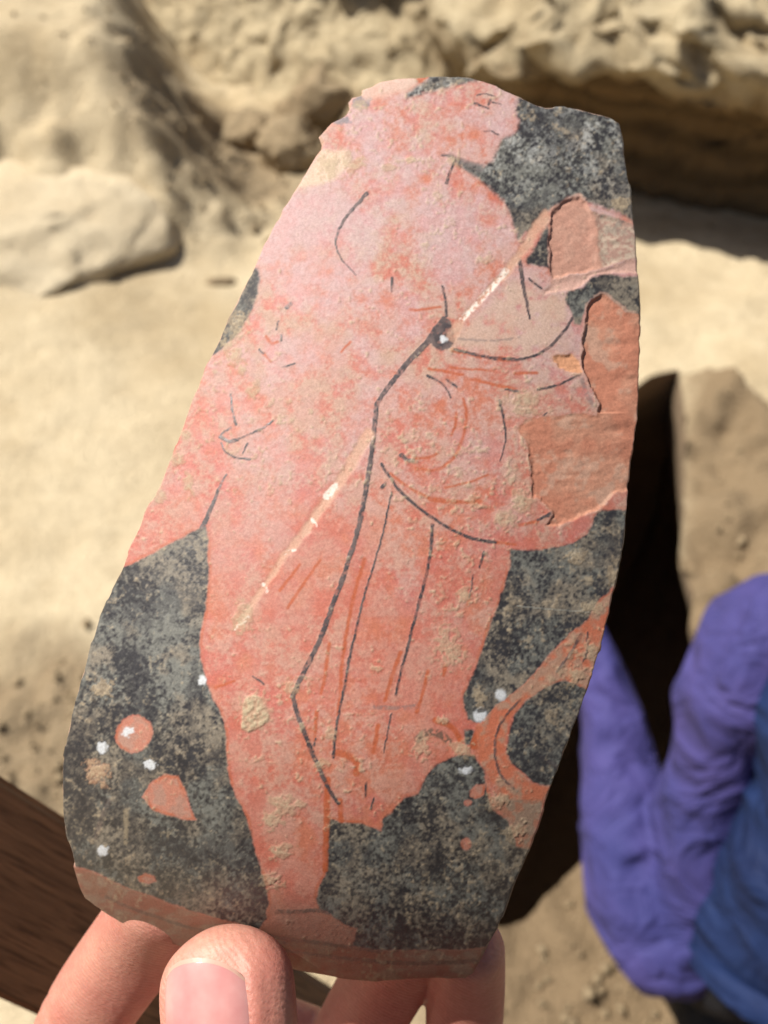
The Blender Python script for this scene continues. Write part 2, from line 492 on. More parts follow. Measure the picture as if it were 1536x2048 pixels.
# ------------------------------------------------------------------ the sherd
OUT = np.array([(636, 270), (647, 258), (663, 243), (691, 228), (698, 214), (696, 202), (704, 193), (723, 187), (723, 177), (741, 169), (764, 160),
 (787, 157), (811, 154), (844, 151), (881, 150), (937, 153), (966, 160), (998, 172), (1036, 188), (1069, 204), (1092, 211), (1125, 210),
 (1162, 215), (1209, 228), (1242, 243), (1247, 265), (1252, 307), (1259, 354), (1265, 382), (1268, 425), (1275, 472), (1277, 518), (1282, 565),
 (1286, 612), (1284, 659), (1283, 701), (1282, 760), (1281, 802), (1279, 842), (1275, 875), (1271, 903), (1265, 931), (1263, 964), (1259, 996),
 (1257, 1024), (1255, 1052), (1249, 1097), (1241, 1137), (1230, 1187), (1221, 1232), (1209, 1278), (1198, 1319), (1184, 1360), (1168, 1410),
 (1152, 1451), (1139, 1487), (1123, 1528), (1111, 1560), (1100, 1588), (1091, 1620), (1079, 1656), (1066, 1693), (1057, 1710), (1033, 1766),
 (1010, 1831), (991, 1873), (979, 1892), (970, 1903), (958, 1925), (946, 1946), (930, 1957), (892, 1957), (846, 1956), (808, 1959), (752, 1964),
 (700, 1960), (667, 1954), (620, 1945), (577, 1938), (500, 1925), (420, 1908), (370, 1896), (323, 1882), (305, 1875), (262, 1856), (225, 1835), (192, 1814),
 (170, 1797), (162, 1781), (155, 1762), (148, 1739), (141, 1711), (131, 1678), (124, 1641), (121, 1594), (120, 1547), (123, 1510), (133, 1461),
 (147, 1398), (163, 1344), (178, 1289), (196, 1234), (217, 1187), (235, 1152), (254, 1102), (275, 1056), (286, 1025), (305, 992), (322, 957),
 (339, 915), (362, 855), (381, 796), (394, 771), (411, 729), (432, 686), (457, 631), (483, 576), (500, 547), (513, 516), (520, 500), (550, 445),
 (575, 400), (600, 360), (630, 310), (642, 295), (643, 285)], float)
def roughen(poly, step, amp):
    p = []
    n = len(poly)
    for i in range(n):
        a = poly[i]; b = poly[(i + 1) % n]; k = max(1, int(np.hypot(*(b - a)) / step))
        for t in range(k): p.append(a + (b - a) * t / k)
    p = np.array(p)
    return p + amp * (np.stack([fbm2(p[:, 0], p[:, 1], 22, 3, 3), fbm2(p[:, 0], p[:, 1], 22, 9, 3)], 1) - .5) * 2
OUTR = roughen(OUT, 7, 1.3)

KPX = .162 / F
def sherd_uv(px, py):
    a = (px - 740) * KPX; b = (1050 - py) * KPX
    c, s = math.cos(math.radians(10)), math.sin(math.radians(10))
    return a * c - b * s, a * s + b * c
def sherd_depth(px, py):
    u, v = sherd_uv(np.asarray(px, float), np.asarray(py, float))
    low = np.clip(-.032 - v, 0, None)
    return .162 + math.tan(math.radians(10)) * v + u * u / (2 * .085) + v * v / (2 * .26) + low ** 2 / (2 * .062) + np.clip(-.061 - v, 0, None) ** 2 / (2 * .013)

STEP = 2.0
sx_ = np.arange(112, 1294, STEP); sy_ = np.arange(144, 1972, STEP)
X, Y, Q, B = grid_cut(sx_, sy_, lambda x, y: sdf_poly(x, y, OUTR, 20) < 0, OUTR, True)
print("sherd verts", len(X))

# ---- noise fields used for ragged paint edges, films and dirt
wx = X + 5 * (fbm2(X, Y, 14, 1, 3) - .5); wy = Y + 5 * (fbm2(X, Y, 14, 2, 3) - .5)
lx = X + 3.0 * (fbm2(X, Y, 9, 3, 2) - .5); ly = Y + 3.0 * (fbm2(X, Y, 9, 4, 2) - .5)
nL = fbm2(X, Y, 150, 10, 4); nM = fbm2(X, Y, 55, 11, 4); nS = fbm2(X, Y, 17, 12, 3); nF = fbm2(X, Y, 6, 13, 2)
nM2 = fbm2(X, Y, 60, 14, 4); nS2 = fbm2(X, Y, 20, 15, 3); nF2 = fbm2(X, Y, 7, 16, 2); nL2 = fbm2(X, Y, 220, 17, 3)

BLACK = [
 [(1036,186),(1034,207),(1031,221),(1038,242),(1036,261),(1022,270),(1003,279),(994,303),(987,319),(970,331),(928,322),(900,312),(884,309),(904,316),(923,336),
  (947,352),(975,373),(1003,397),(1017,420),(1024,443),(1034,467),(1036,481),(1062,457),(1087,429),(1106,415),(1134,397),(1158,389),(1169,401),(1191,411),(1223,420),
  (1247,429),(1266,443),(1290,440),(1290,230),(1240,200),(1100,180)],
 [(1097,448),(1099,537),(1055,528),(1052,518),(1069,495),(1087,457)],
 [(1130,600),(1139,579),(1167,575),(1181,556),(1209,547),(1247,554),(1300,551),(1300,632),(1270,631),(1252,626),(1237,612),(1214,593),(1181,598),(1172,612),(1164,650),(1148,648),(1142,620)],
 [(862,140),(937,140),(961,161),(928,169),(881,179),(844,188),(816,196),(811,186),(834,172),(853,160)],
 [(500,530),(519,542),(517,585),(506,614),(493,640),(479,665),(457,686),(436,703),(414,722),(400,720),(480,560)],
 [(225,1141),(268,1125),(307,1105),(342,1086),(373,1070),(399,1055),(412,1051),(416,1078),(416,1117),(418,1156),(414,1187),(411,1219),(405,1250),(399,1281),(401,1312),
  (409,1344),(416,1375),(428,1402),(440,1422),(448,1445),(453,1480),(453,1519),(460,1558),(470,1590),(483,1612),(497,1645),(506,1687),(520,1730),(530,1767),(537,1805),
  (534,1837),(516,1861),(469,1847),(408,1830),(375,1819),(337,1807),(300,1791),(262,1779),(225,1762),(187,1744),(140,1728),(100,1700),(100,1400)],
 [(655,1636),(686,1646),(724,1646),(761,1662),(766,1639),(789,1616),(808,1597),(836,1587),(841,1578),(850,1559),(861,1542),(874,1528),(902,1515),(920,1510),(950,1512),
  (968,1542),(972,1578),(986,1620),(1019,1644),(1033,1691),(1080,1706),(1010,1850),(977,1894),(925,1899),(855,1901),(785,1901),(742,1899),(700,1892),(710,1878),(712,1859),
  (691,1850),(667,1834),(639,1817),(632,1798),(637,1775),(651,1747),(653,1714),(656,1667)],
 [(1020,1100),(1084,1100),(1125,1091),(1152,1082),(1175,1068),(1184,1050),(1196,1020),(1270,1020),(1250,1141),(1221,1182),(1193,1205),(1184,1223),(1175,1241),(1143,1264),
  (1107,1301),(1075,1337),(1048,1369),(1020,1392),(993,1410),(979,1428),(961,1446),(935,1440),(925,1396),(938,1364),(956,1323),(970,1278),(984,1241),(997,1205),(1009,1168),(1020,1132)],
 [(1130,1360),(1107,1366),(1084,1378),(1052,1401),(1029,1428),(1018,1469),(1011,1506),(1025,1528),(1048,1547),(1066,1565),(1098,1572),(1118,1572),(1190,1387),(1160,1372)],
 [(927,1460),(947,1460),(947,1492),(930,1490)],
]
DROP = [(886,631),(900,640),(907,664),(909,682),(900,697),(881,701),(865,692),(855,675),(867,654),(879,640)]
blk = np.full(X.shape, 60.0)
for p in BLACK: blk = np.minimum(blk, sdf_poly(wx, wy, p))
drop = sdf_poly(lx, ly, DROP)
RED_IN = [([(268 + 36 * math.cos(a) * (1 + .12 * math.cos(2 * a + 1)), 1468 + 38 * math.sin(a)) for a in np.linspace(0, 6.28, 20)[:-1]], 1.0),
          ([(284,1594),(300,1566),(328,1549),(356,1552),(370,1580),(378,1608),(392,1640),(375,1640),(337,1631),(305,1620)], 1.0),
          ([(275,1755),(290,1746),(308,1753),(312,1762),(298,1768),(281,1764)], 1.0),
          ([(940,1582),(952,1570),(972,1568),(968,1590),(950,1598),(941,1594)], 1.0),
          ([(932 + 11 * math.cos(a), 1688 + 12 * math.sin(a)) for a in np.linspace(0, 6.28, 12)[:-1]], .8),
          ([(936 + 7 * math.cos(a), 1605 + 6 * math.sin(a)) for a in np.linspace(0, 6.28, 9)[:-1]], .8)]
redin = np.full(X.shape, 60.0)
for p, _ in RED_IN: redin = np.minimum(redin, sdf_poly(lx, ly, p))
blk = np.maximum(blk, -redin)
black = 1 - ss(-3.0, 3.0, (blk + 3.5 * (nF - .5) + 7 * (nF2 - .5) * ss(700, 300, Y)) / (1 + .9 * ss(650, 350, Y)))
rim_or = ss(-1, 2, blk) * (1 - ss(3, 9, blk)) * ss(.40, .62, nS * .4 + nM * .6) * (.35 + .65 * ss(900, 1250, Y))

FLAKE = [
 [(1099,448),(1104,420),(1120,404),(1139,397),(1158,391),(1174,401),(1181,420),(1247,439),(1290,462),(1290,514),(1247,523),(1209,533),(1186,544),(1153,549),(1120,558),(1106,561),(1099,533),(1097,486)],
 [(1172,612),(1181,598),(1200,590),(1214,593),(1237,612),(1252,626),(1300,634),(1300,985),(1259,984),(1229,988),(1205,1014),(1176,1030),(1144,1040),(1108,1054),(1091,1050),
  (1104,1028),(1083,1000),(1063,998),(1061,964),(1065,943),(1059,907),(1055,887),(1043,871),(1029,857),(1039,851),(1055,838),(1083,834),(1124,830),(1164,826),(1192,834),
  (1200,810),(1188,790),(1176,762),(1164,738),(1162,717),(1166,681),(1170,649)],
 [(1104,713),(1120,705),(1144,709),(1160,725),(1164,742),(1132,744),(1116,734)]]
fx = X + 14 * (fbm2(X, Y, 22, 61, 4, .6) - .5); fy = Y + 14 * (fbm2(X, Y, 22, 62, 4, .6) - .5)
f1 = sdf_poly(fx, fy, FLAKE[0]); f2 = sdf_poly(fx, fy, FLAKE[1]); f3 = sdf_poly(fx, fy, FLAKE[2])
fl = np.minimum(np.minimum(f1, f2), f3)
flake = 1 - ss(-2.0, 1.0, fl)
ledge = sdf_poly(fx, fy, [(1290,514),(1290,549),(1209,546),(1181,556),(1150,578),(1118,582),(1088,590),(1084,580),(1106,563),(1186,546),(1247,524)])

# strokes: (points, width start, width end)
DARK = [
 ([(874,664),(850,690),(815,725),(785,762),(765,790),(753,808)],13,9), ([(753,808),(750,850),(745,890),(740,930),(735,960),(728,1000),(718,1050),(708,1090),(697,1120),(685,1160),(668,1200),(655,1240),(640,1280),(620,1320),(600,1360),(586,1392)],10,10),
 ([(586,1392),(590,1412),(605,1455),(622,1500),(640,1540),(658,1580),(676,1606)],10,8),
 ([(884,572),(891,598),(893,632)],4,7), ([(734,387),(712,411),(689,439),(673,467),(670,490),(680,514),(698,537),(713,550)],8,2),
 ([(884,309),(905,314)],5,5), ([(911,318),(898,350),(893,367)],5,7), ([(949,207),(977,217)],5,4), ([(954,190),(970,187),(991,193)],3,3), ([(981,200),(977,209)],6,5), ([(984,204),(1003,209)],3,2),
 ([(968,263),(982,261),(998,270)],3,3), ([(785,556),(783,582)],6,4), ([(1038,518),(1043,551),(1050,589),(1055,617),(1059,636)],9,5),
 ([(1059,558),(1073,570),(1083,577)],5,4), ([(909,699),(956,711),(998,718),(1041,719),(1073,711),(1102,692),(1120,673),(1137,650),(1144,636)],6,6),
 ([(855,752),(878,762),(894,778),(902,795)],6,3), ([(894,760),(912,774)],6,5), ([(1010,778),(1035,783)],5,5), ([(1075,780),(1104,774),(1128,766),(1160,748)],5,5),
 ([(999,802),(1005,826),(1011,859),(1011,883),(1005,907),(1000,922)],6,2), ([(763,929),(777,951),(797,980),(821,1002),(853,1028),(886,1050),(918,1067),(950,1079),(991,1085)],6,7),
 ([(803,910),(812,920),(826,921)],10,7), ([(764,975),(771,966)],8,4), ([(783,984),(775,1024),(765,1072),(752,1113),(747,1132),(724,1205),(710,1269),(697,1323),(688,1378),(676,1433),(669,1483),(667,1515)],4,6),
 ([(864,1050),(861,1109),(852,1155),(838,1205),(824,1260),(811,1310),(797,1360),(792,1390)],7,5), ([(783,1428),(774,1469),(767,1506)],4,3), ([(733,1565),(731,1592)],4,5), ([(747,1597),(742,1617)],4,5),
 ([(968,1105),(959,1134)],6,5), ([(947,1150),(938,1196)],3,3),
 ([(462,788),(464,822),(472,849)],3,6), ([(462,856),(447,864),(438,872),(457,885),(478,877),(504,866),(525,858),(546,841)],4,5), ([(440,873),(457,885),(476,878)],8,7), ([(442,885),(449,902),(466,915),(500,918)],3,5), ([(495,887),(485,906)],4,3),
 ([(453,949),(440,970),(428,1004),(415,1033),(404,1056)],4,10), ([(573,614),(582,608)],9,8), ([(557,642),(553,659)],4,4), ([(563,671),(562,681)],6,6), ([(519,699),(527,707)],4,4), ([(565,734),(589,728)],4,4),
 ([(553,1823),(600,1823),(633,1819),(656,1826)],8,8), ([(211,1793),(244,1809),(281,1823),(319,1835),(356,1849),(420,1866),(527,1881),(574,1886)],6,7), ([(527,1869),(574,1878),(621,1883),(668,1890),(705,1895),(760,1903)],6,8),
 ([(574,1902),(644,1911),(714,1920),(808,1927),(902,1925),(949,1923)],6,9), ([(1162,1269),(1139,1310),(1114,1342)],7,6), ([(1175,1265),(1173,1305),(1166,1323)],5,4),
 ([(1040,1400),(1009,1433),(993,1460),(988,1497),(993,1533),(1007,1560),(1034,1583)],5,6), ([(218,1601),(206,1631),(192,1673)],10,12), ([(1084,1515),(1114,1533)],9,10),
 ([(1084,834),(1094,826)],4,3), ([(1061,940),(1078,944)],6,5), ([(1075,1040),(1105,1026)],5,9), ([(505,1352),(528,1368)],3,4), ([(631,1477),(628,1490)],4,5), ([(940,1384),(975,1400)],0,0),
]
ORANGE = [
 ([(820,619),(834,621),(881,614)],4,3), ([(905,700),(940,708),(960,714)],8,6), ([(1000,718),(1016,719)],8,8), ([(926,798),(934,826),(930,859),(918,899),(902,923),(874,943),(833,937)],4,5),
 ([(912,826),(912,851),(902,871)],4,3), ([(857,738),(890,742),(926,750)],5,4), ([(942,758),(983,768),(1019,776),(1030,779)],4,6), ([(1030,747),(1073,746)],5,4), ([(900,735),(990,742)],3,2),
 ([(781,947),(813,974),(861,998)],4,5), ([(861,998),(926,1006),(962,1002)],9,5), ([(991,1085),(1015,1087),(1031,1089)],6,3), ([(829,917),(861,915),(874,907)],4,4), ([(890,975),(940,965),(975,950)],3,3),
 ([(729,1118),(706,1196),(692,1269),(683,1332),(681,1387),(676,1430)],6,6), ([(658,1287),(651,1351),(642,1387)],6,5), ([(633,1425),(629,1480)],7,5), ([(801,1305),(786,1346),(770,1401)],7,6), ([(756,1451),(747,1506)],8,6),
 ([(890,1332),(887,1350)],8,6), ([(856,1342),(842,1401),(833,1424)],6,5), ([(674,1505),(701,1512),(717,1530),(712,1548)],13,11), ([(748,990),(752,1010)],0,0), ([(540,1690),(545,1740)],0,0),
 ([(655,1560),(653,1640),(650,1740)],12,9), ([(680,1600),(682,1640)],9,9), ([(533,673),(542,690),(555,684)],4,4), ([(527,707),(542,724)],4,3), ([(701,685),(682,704)],4,3),
 ([(1000,1440),(1040,1400),(1100,1345),(1160,1275),(1185,1235)],10,6), ([(1010,1560),(1045,1580)],0,0), ([(870,1440),(905,1452),(920,1480)],10,10), ([(990,1470),(1000,1500)],9,7),
 ([(840,158),(850,152)],14,12), ([(940,1190),(935,1210)],4,3), ([(1040,1050),(1075,1043)],6,5), ([(960,1470),(950,1490)],22,18), ([(720,1118),(728,1090)],0,0), ([(560,1180),(600,1130)],5,4), ([(575,1215),(640,1120)],5,4), ([(430,1375),(470,1362)],4,3),
]
GREY = [([(909,678),(947,680),(989,682),(1022,678),(1041,675)],5,4), ([(751,1414),(790,1417),(842,1412)],9,8), ([(1164,760),(1172,785),(1186,810)],9,9), ([(900,312),(930,326),(960,336)],12,16)]
dk = np.zeros(X.shape); og = np.zeros(X.shape); gr = np.zeros(X.shape)
for p, a, b in DARK:
    if a: dk = np.maximum(dk, line_mask(lx, ly, p, a, b))
for p, a, b in ORANGE:
    if a: og = np.maximum(og, line_mask(lx, ly, p, a + 1.5, b + 1.5, 5.0))
for p, a, b in GREY: gr = np.maximum(gr, line_mask(lx, ly, p, a, b, 4))
dk = np.maximum(dk, 1 - ss(-1.5, 1.5, drop))
brk = ss(.30, .50, nF * .55 + nS2 * .45)              # wear breaking up the strokes
dk *= .50 + .50 * brk
og *= .7 + .3 * ss(.3, .55, nF2 * .4 + nS * .6)
brown = line_mask(lx, ly, [(836,1478),(850,1464),(880,1466),(897,1482)], 16, 14, 6) * ss(.25, .5, nF2)

WHITE = [(1002,1389,13,13),(960,1430,15,15),(930,1541,15,9),(256,1463,13,11),(204,1496,12,12),(300,1530,13,11),(404,1361,9,10),(204,1701,13,11),(888,679,10,8)]
wh = np.zeros(X.shape)
for x0, y0, rx, ry in WHITE:
    d = np.hypot((wx - x0) / rx, (wy - y0) / ry) + (.6 if (x0, y0) not in ((1002,1389),(960,1430)) else .25) * (nF + nF2 - 1)
    wh = np.maximum(wh, 1 - ss(.60, 1.15, d))
wh *= 1 - .9 * (1 - ss(.7, 1.2, np.hypot((wx - 962) / 9, (wy - 1421) / 6)))

qx_ = X + 12 * (fbm2(X, Y, 26, 71, 4, .6) - .5); qy_ = Y + 12 * (fbm2(X, Y, 26, 72, 4, .6) - .5)
# pale gouge running down from the flake to the left
scr = np.maximum(line_mask(qx_, qy_, [(1090,432),(1060,478),(1040,510),(1010,548),(960,600),(922,644)], 21, 7, 9), line_mask(qx_, qy_, [(738,868),(700,930),(665,985),(625,1045),(570,1110),(530,1170),(490,1228),(472,1252)], 23, 9, 10))
scr = np.maximum(scr, line_mask(qx_, qy_, [(922,644),(903,672)], 16, 22, 6) * .7)
scr_w = np.maximum(line_mask(wx, wy, [(1012,542),(985,575),(950,612),(920,642)], 12, 10, 5), line_mask(wx, wy, [(672,972),(655,992)], 14, 16, 5))
for a in ((625,1040,632,1052),(570,1105,590,1100),(526,1168,534,1182),(497,1235,470,1258)):
    scr_w = np.maximum(scr_w, line_mask(wx, wy, [(a[0], a[1]), (a[2], a[3])], 7, 5, 4))
scr_w *= ss(.36, .55, nF * .5 + nF2 * .5)
hair = line_mask(X, Y, [(1034,1212),(1107,1219),(1178,1224)], 2.2, 1.6, 1.5)

# crusts of dried soil: traced clumps plus crumbs
DIRT = [(510,1420,26,36),(470,712,20,26),(484,738,13,12),(508,780,13,16),(372,868,13,12),(352,918,17,13),(318,992,13,14),(378,965,12,22),(487,1238,22,28),(752,1336,17,9),
        (580,1372,16,16),(565,1612,26,20),(545,1640,20,20),(598,1608,13,9),(640,1528,18,9),(660,1465,12,14),(1045,1000,22,26),(1012,1040,24,16),(956,1012,20,6),(1040,800,30,20),(1050,820,24,12),(880,1085,7,6),(912,1088,8,6),(1150,1110,22,16),
        (470,655,16,24),(480,640,18,18),(455,690,14,14),(1150,1350,20,20),(1180,1300,14,18),(1030,1665,24,18),(1000,1600,24,16),(925,1500,22,20),(885,1440,14,12),(845,1500,20,26),(205,1380,22,20),(195,1545,22,22),(930,1190,14,20),(900,1300,30,40),
        (820,320,34,7),(775,335,24,6),(700,330,26,26),(660,330,24,26),(1180,1215,22,14),(560,1700,22,16),(545,1760,24,20),(1230,1155,16,24),(1200,1380,20,20),(960,1390,12,20),(1240,410,20,16),(905,320,16,12),(720,215,14,14)]
dirt = np.zeros(X.shape)
for x0, y0, rx, ry in DIRT:
    d = np.hypot((wx - x0) / rx, (wy - y0) / ry) + 1.3 * (nS2 - .5) + 1.5 * (nF - .5) + .8 * (nF2 - .5)
    dirt = np.maximum(dirt, 1 - ss(.55, 1.15, d))
for x0 in DIRT[:1]:
    d = sdf_poly(wx, wy, [(485,1414),(491,1398),(508,1387),(522,1395),(534,1418),(540,1437),(522,1455),(498,1465),(483,1457)])
    clod = 1 - ss(-3, 3, d)
    dirt = np.maximum(dirt, clod)
crumbz = ss(.60, .74, nS2 * .42 + nF2 * .38 + nL2 * .30 - .06) * (1 - flake)
dirt_all = np.maximum(dirt, .8 * crumbz)

# ---- colours (linear albedo)
def C(*c): return np.array(c)
def lerp(a, b, t):
    return a + (b - a) * t[:, None]
one = np.ones((len(X), 1))
topz = ss(1450, 350, Y)                       # salt film, with sky sheen and haze painted in towards the top
nG = fbm2(X, Y, 90, 25, 5, .6); nH = fbm2(X, Y, 34, 26, 4, .6); nFF = fbm2(X, Y, 5.5, 27, 3, .7)
red = lerp(one * C(.48, .120, .075), one * C(.48, .165, .118), ss(.30, .70, nM))
red = lerp(red, one * C(.49, .150, .070), ss(.45, .72, nM2) * .6)
red = lerp(red, one * C(.48, .095, .075), ss(.46, .70, nG * .7 + nS * .3) * .60)
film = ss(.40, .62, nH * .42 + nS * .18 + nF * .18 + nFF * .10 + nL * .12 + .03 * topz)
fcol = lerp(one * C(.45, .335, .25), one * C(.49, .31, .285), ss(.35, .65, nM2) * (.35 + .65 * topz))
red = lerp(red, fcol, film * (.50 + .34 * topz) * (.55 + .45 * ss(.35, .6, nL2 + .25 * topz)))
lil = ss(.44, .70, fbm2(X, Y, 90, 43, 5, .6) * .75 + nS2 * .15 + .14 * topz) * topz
red = lerp(red, one * C(.50, .37, .40), lil * .60)  # lilac sky sheen painted over the upper red
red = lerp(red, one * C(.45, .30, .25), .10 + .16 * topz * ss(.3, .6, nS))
red *= (.80 + .20 * nF[:, None] + .12 * nFF[:, None])
# greyish dusty zone under the flake top
dz = sdf_poly(wx, wy, [(925,655),(1030,560),(1090,590),(1140,590),(1135,640),(1100,690),(1040,712),(960,705),(912,690)])
red = lerp(red, one * C(.50, .35, .27), (1 - ss(-14, 10, dz)) * .72 * ss(.2, .5, nS))
bl = lerp(one * C(.024, .021, .022), one * C(.046, .044, .046), nS)
g1 = ss(.39, .63, nG * .30 + nS2 * .18 + nF * .24 + nFF * .28)
bl = lerp(bl, lerp(one * C(.172, .172, .150), one * C(.235, .20, .152), ss(.40, .62, nM)), g1 * .86)
g2 = ss(.57, .74, nF2 * .36 + nFF * .24 + nS * .28 + nL * .12)
bl = lerp(bl, one * C(.30, .245, .165), g2 * .60)
g3 = ss(.42, .72, nF * .30 + nS * .35 + nFF * .20 + nM * .15) * ss(470, 250, Y) * .85      # whitish speckle, stronger towards the top
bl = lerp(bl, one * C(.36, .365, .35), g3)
bare = ss(.52, .66, fbm2(X * 1.4, Y * .7, 60, 28, 3)) * ss(.40, .55, nF)
bl = lerp(bl, one * C(.028, .025, .028), bare * .55)
bl *= (.78 + .28 * nF2[:, None] + .22 * nFF[:, None])
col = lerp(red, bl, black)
col = lerp(col, lerp(one * C(.38, .22, .165), one * C(.45, .19, .13), ss(.4, .6, nS2)), (1 - ss(-5, 1, redin)) * .8)
# scattered losses inside the slip that show clay
pat = (1 - ss(.6, 1.1, np.hypot((wx - 195) / 24, (wy - 1545) / 26) + nF + nS2 - 1))
col = lerp(col, one * C(.42, .22, .13), pat * .7)
for x0, y0, rx, ry in ((720,205,18,16),(683,240,22,10)):
    col = lerp(col, one * C(.16, .17, .19), .75 * (1 - ss(.6, 1.1, np.hypot((wx - x0) / rx, (wy - y0) / ry) + 1.2 * (nF + nS2 - 1))))
pz = sdf_poly(wx, wy, [(642,300),(690,300),(700,330),(668,362),(630,372),(590,380)])
col = lerp(col, one * C(.56, .42, .30), (1 - ss(-8, 6, pz)) * .85)
tz = sdf_poly(wx, wy, [(720,160),(820,150),(840,170),(780,190),(730,205)])
col = lerp(col, one * C(.58, .42, .34), (1 - ss(-10, 8, tz)) * .7)
col = lerp(col, one * C(.40, .085, .026), np.clip(rim_or * .60 + og * .88, 0, .88))
col = lerp(col, one * C(.16, .13, .125), gr * .55 * brk)
col = lerp(col, lerp(one * C(.055, .042, .045), one * C(.12, .085, .08), ss(.4, .7, nS2)), np.clip(dk, 0, 1) * (1 - .55 * black))
col = lerp(col, one * C(.09, .07, .05), brown * .8)
# brown ledge at the foot of the scene
base_y = np.interp(X, [100,140,187,225,262,300,337,375,408,469,516,560,640,700,742,785,925,977,1000], [1720,1730,1744,1762,1779,1791,1807,1819,1830,1847,1861,1868,1880,1892,1899,1901,1899,1894,1880])
below = Y - base_y
bz = ss(-2, 5, below + 4 * (nS - .5))
bandc = lerp(one * C(.27, .125, .080), one * C(.30, .20, .14), ss(.35, .65, nM * .5 + nS * .5))
bandc = lerp(bandc, one * C(.30, .10, .065), ss(.5, .62, fbm2(X * .35, Y, 16, 91, 3)) * .5)
dark_l = np.clip(dk, 0, 1)
col = lerp(col, one * C(.33, .19, .13), ss(1770, 1850, Y + 20 * (nS - .5)) * (1 - black) * .65)
col = lerp(col, lerp(bandc, one * C(.07, .055, .05), dark_l * .5), bz)
# dirty brown zone at the right edge
rz = sdf_poly(wx, wy, [(1000,1575),(1100,1575),(1060,1705),(1035,1690),(1018,1645),(985,1615)])
col = lerp(col, lerp(one * C(.30, .155, .095), one * C(.24, .20, .14), ss(.4, .6, nS)), (1 - ss(-10, 8, rz)) * .8)
ez = sdf_poly(wx, wy, [(985,1400),(1050,1368),(1110,1300),(1180,1225),(1225,1180),(1200,1330),(1165,1390),(1120,1358),(1050,1400),(1018,1440),(1008,1500),(1025,1530),(1060,1566),(1100,1575),(1085,1600),(1020,1600),(980,1560),(960,1520),(950,1455)])
col = lerp(col, lerp(one * C(.48, .14, .07), one * C(.38, .23, .155), ss(.38, .62, nS * .6 + nM * .4)), (1 - ss(-3, 3, ez)) * (1 - black) * .85 * (1 - .8 * np.clip(dk, 0, 1)))
fcl = lerp(one * C(.45, .18, .11), one * C(.47, .225, .145), ss(.35, .65, nM2))
fcl = lerp(fcl, one * C(.46, .30, .22), ss(.52, .66, nS * .5 + nM * .5) * .6)
fcl = lerp(fcl, one * C(.44, .24, .18), (f1 < 0) * 1.0 * .8)
fcl = lerp(fcl, one * C(.60, .30, .16), (f3 < 2) * 1.0 * .8)
worn = ss(-6, 6, (fx - 1196) - .12 * (fy - 470)) * (f1 < 4)
wcol = lerp(lerp(one * C(.38, .235, .185), one * C(.43, .34, .26), ss(.38, .60, nS * .5 + nF * .5)), one * C(.15, .14, .125), ss(.50, .66, nF2 * .5 + nS2 * .5) * ss(500, 420, Y) * .8)
fcl = lerp(fcl, wcol, worn * .92)
fcl *= (.86 + .28 * nF[:, None])
col = lerp(col, fcl, flake)
lg = 1 - ss(-3, 3, ledge)
col = lerp(col, one * C(.56, .34, .27), lg * .85 * (1 - flake))
edge_f = (1 - flake) * (1 - ss(2, 7, fl)) * ss(.4, .6, nS2)
col = lerp(col, one * C(.56, .33, .25), edge_f * .6)
col = lerp(col, lerp(one * C(.56, .30, .20), one * C(.53, .35, .25), nS), np.clip(scr, 0, 1) * .82 * ss(.14, .36, nF * .4 + nS2 * .6))
col = lerp(col, one * C(.78, .68, .60), scr_w * .9)
col = lerp(col, lerp(one * C(.36, .275, .175), one * C(.46, .36, .235), nF), np.clip(dirt_all * (.50 + .25 * ss(.4, .6, nF) - .18 * black * (1 - dirt)) + .25 * clod, 0, 1))
tan = line_mask(wx, wy, [(253,1622),(251,1687)], 11, 8, 5) * ss(.3, .5, nF)
col = lerp(col, one * C(.26, .21, .14), tan * .8)
col = lerp(col, one * C(.60, .62, .64), wh * .92)
col = lerp(col, one * C(.30, .30, .26), hair * .7)
sd = -sdf_poly(X, Y, OUTR, 30)
chip = (1 - ss(1.5, 5.5, sd + 5 * (nS2 - .5))) * ss(.35, .55, fbm2(X, Y, 35, 99, 2)) * (1 - bz)
col = lerp(col, one * C(.55, .36, .26), chip * .75)
col = np.clip(col, .01, .9)

# ---- relief in metres, along the outward normal
px_m = KPX
dep = np.zeros(X.shape)
fd = ss(1.0, -7.0, fl)
fdep = np.where(f1 < 4, .00042 * ss(1285, 1105, X) + .00010, np.where(f3 < 4, .00022, np.where(Y < 825, .00055 * ss(1275, 1180, X) + .00005, .00008 + .00024 * ss(835, 930, Y))))
dep -= fd * (fdep + .00020 * (fbm2(X, Y, 60, 201, 4) - .5) + .00016 * (fbm2(X, Y * 1.6, 16, 202, 3) - .5))
dep += fd * .00022 * np.exp(-(((fx - 1192) - .12 * (fy - 470)) / 9.) ** 2) * (f1 < 4)
for (qx, qy, qr, qa) in ((1235, 688, 26, .00025), (1250, 760, 30, .00022), (1240, 860, 40, .0003), (1130, 905, 16, .00012), (1225, 480, 14, -.0002)):
    dep -= fd * qa * np.exp(-(((X - qx) / qr) ** 2 + ((Y - qy) / (qr * .35)) ** 2))
dep -= (1 - ss(-8, 3, ledge)) * .0002 * (1 - fd)
dep -= np.clip(scr, 0, 1) * (.00007 + .0001 * (nS - .5))
dep += dirt * (.6 + .5 * clod) * (.00004 + .00016 * nF + .00012 * (nS2 - .5) + .00012 * (nF2 - .5) + .00010 * nFF) + crumbz * (.00001 + .00011 * nF2) * (1 - .6 * black)
dep += .00004 * (nS - .5) + .000015 * (nF - .5) + film * .000012 * (1 - black) + np.clip(dk, 0, 1) * .00003
dep += wh * .00002
dep -= .25 * bz * (.00022 * np.exp(-((below - 10) / 5.) ** 2) + .0003 * np.exp(-((below - 27) / 5.) ** 2) - .00035 * np.exp(-((below - 40) / 8.) ** 2))
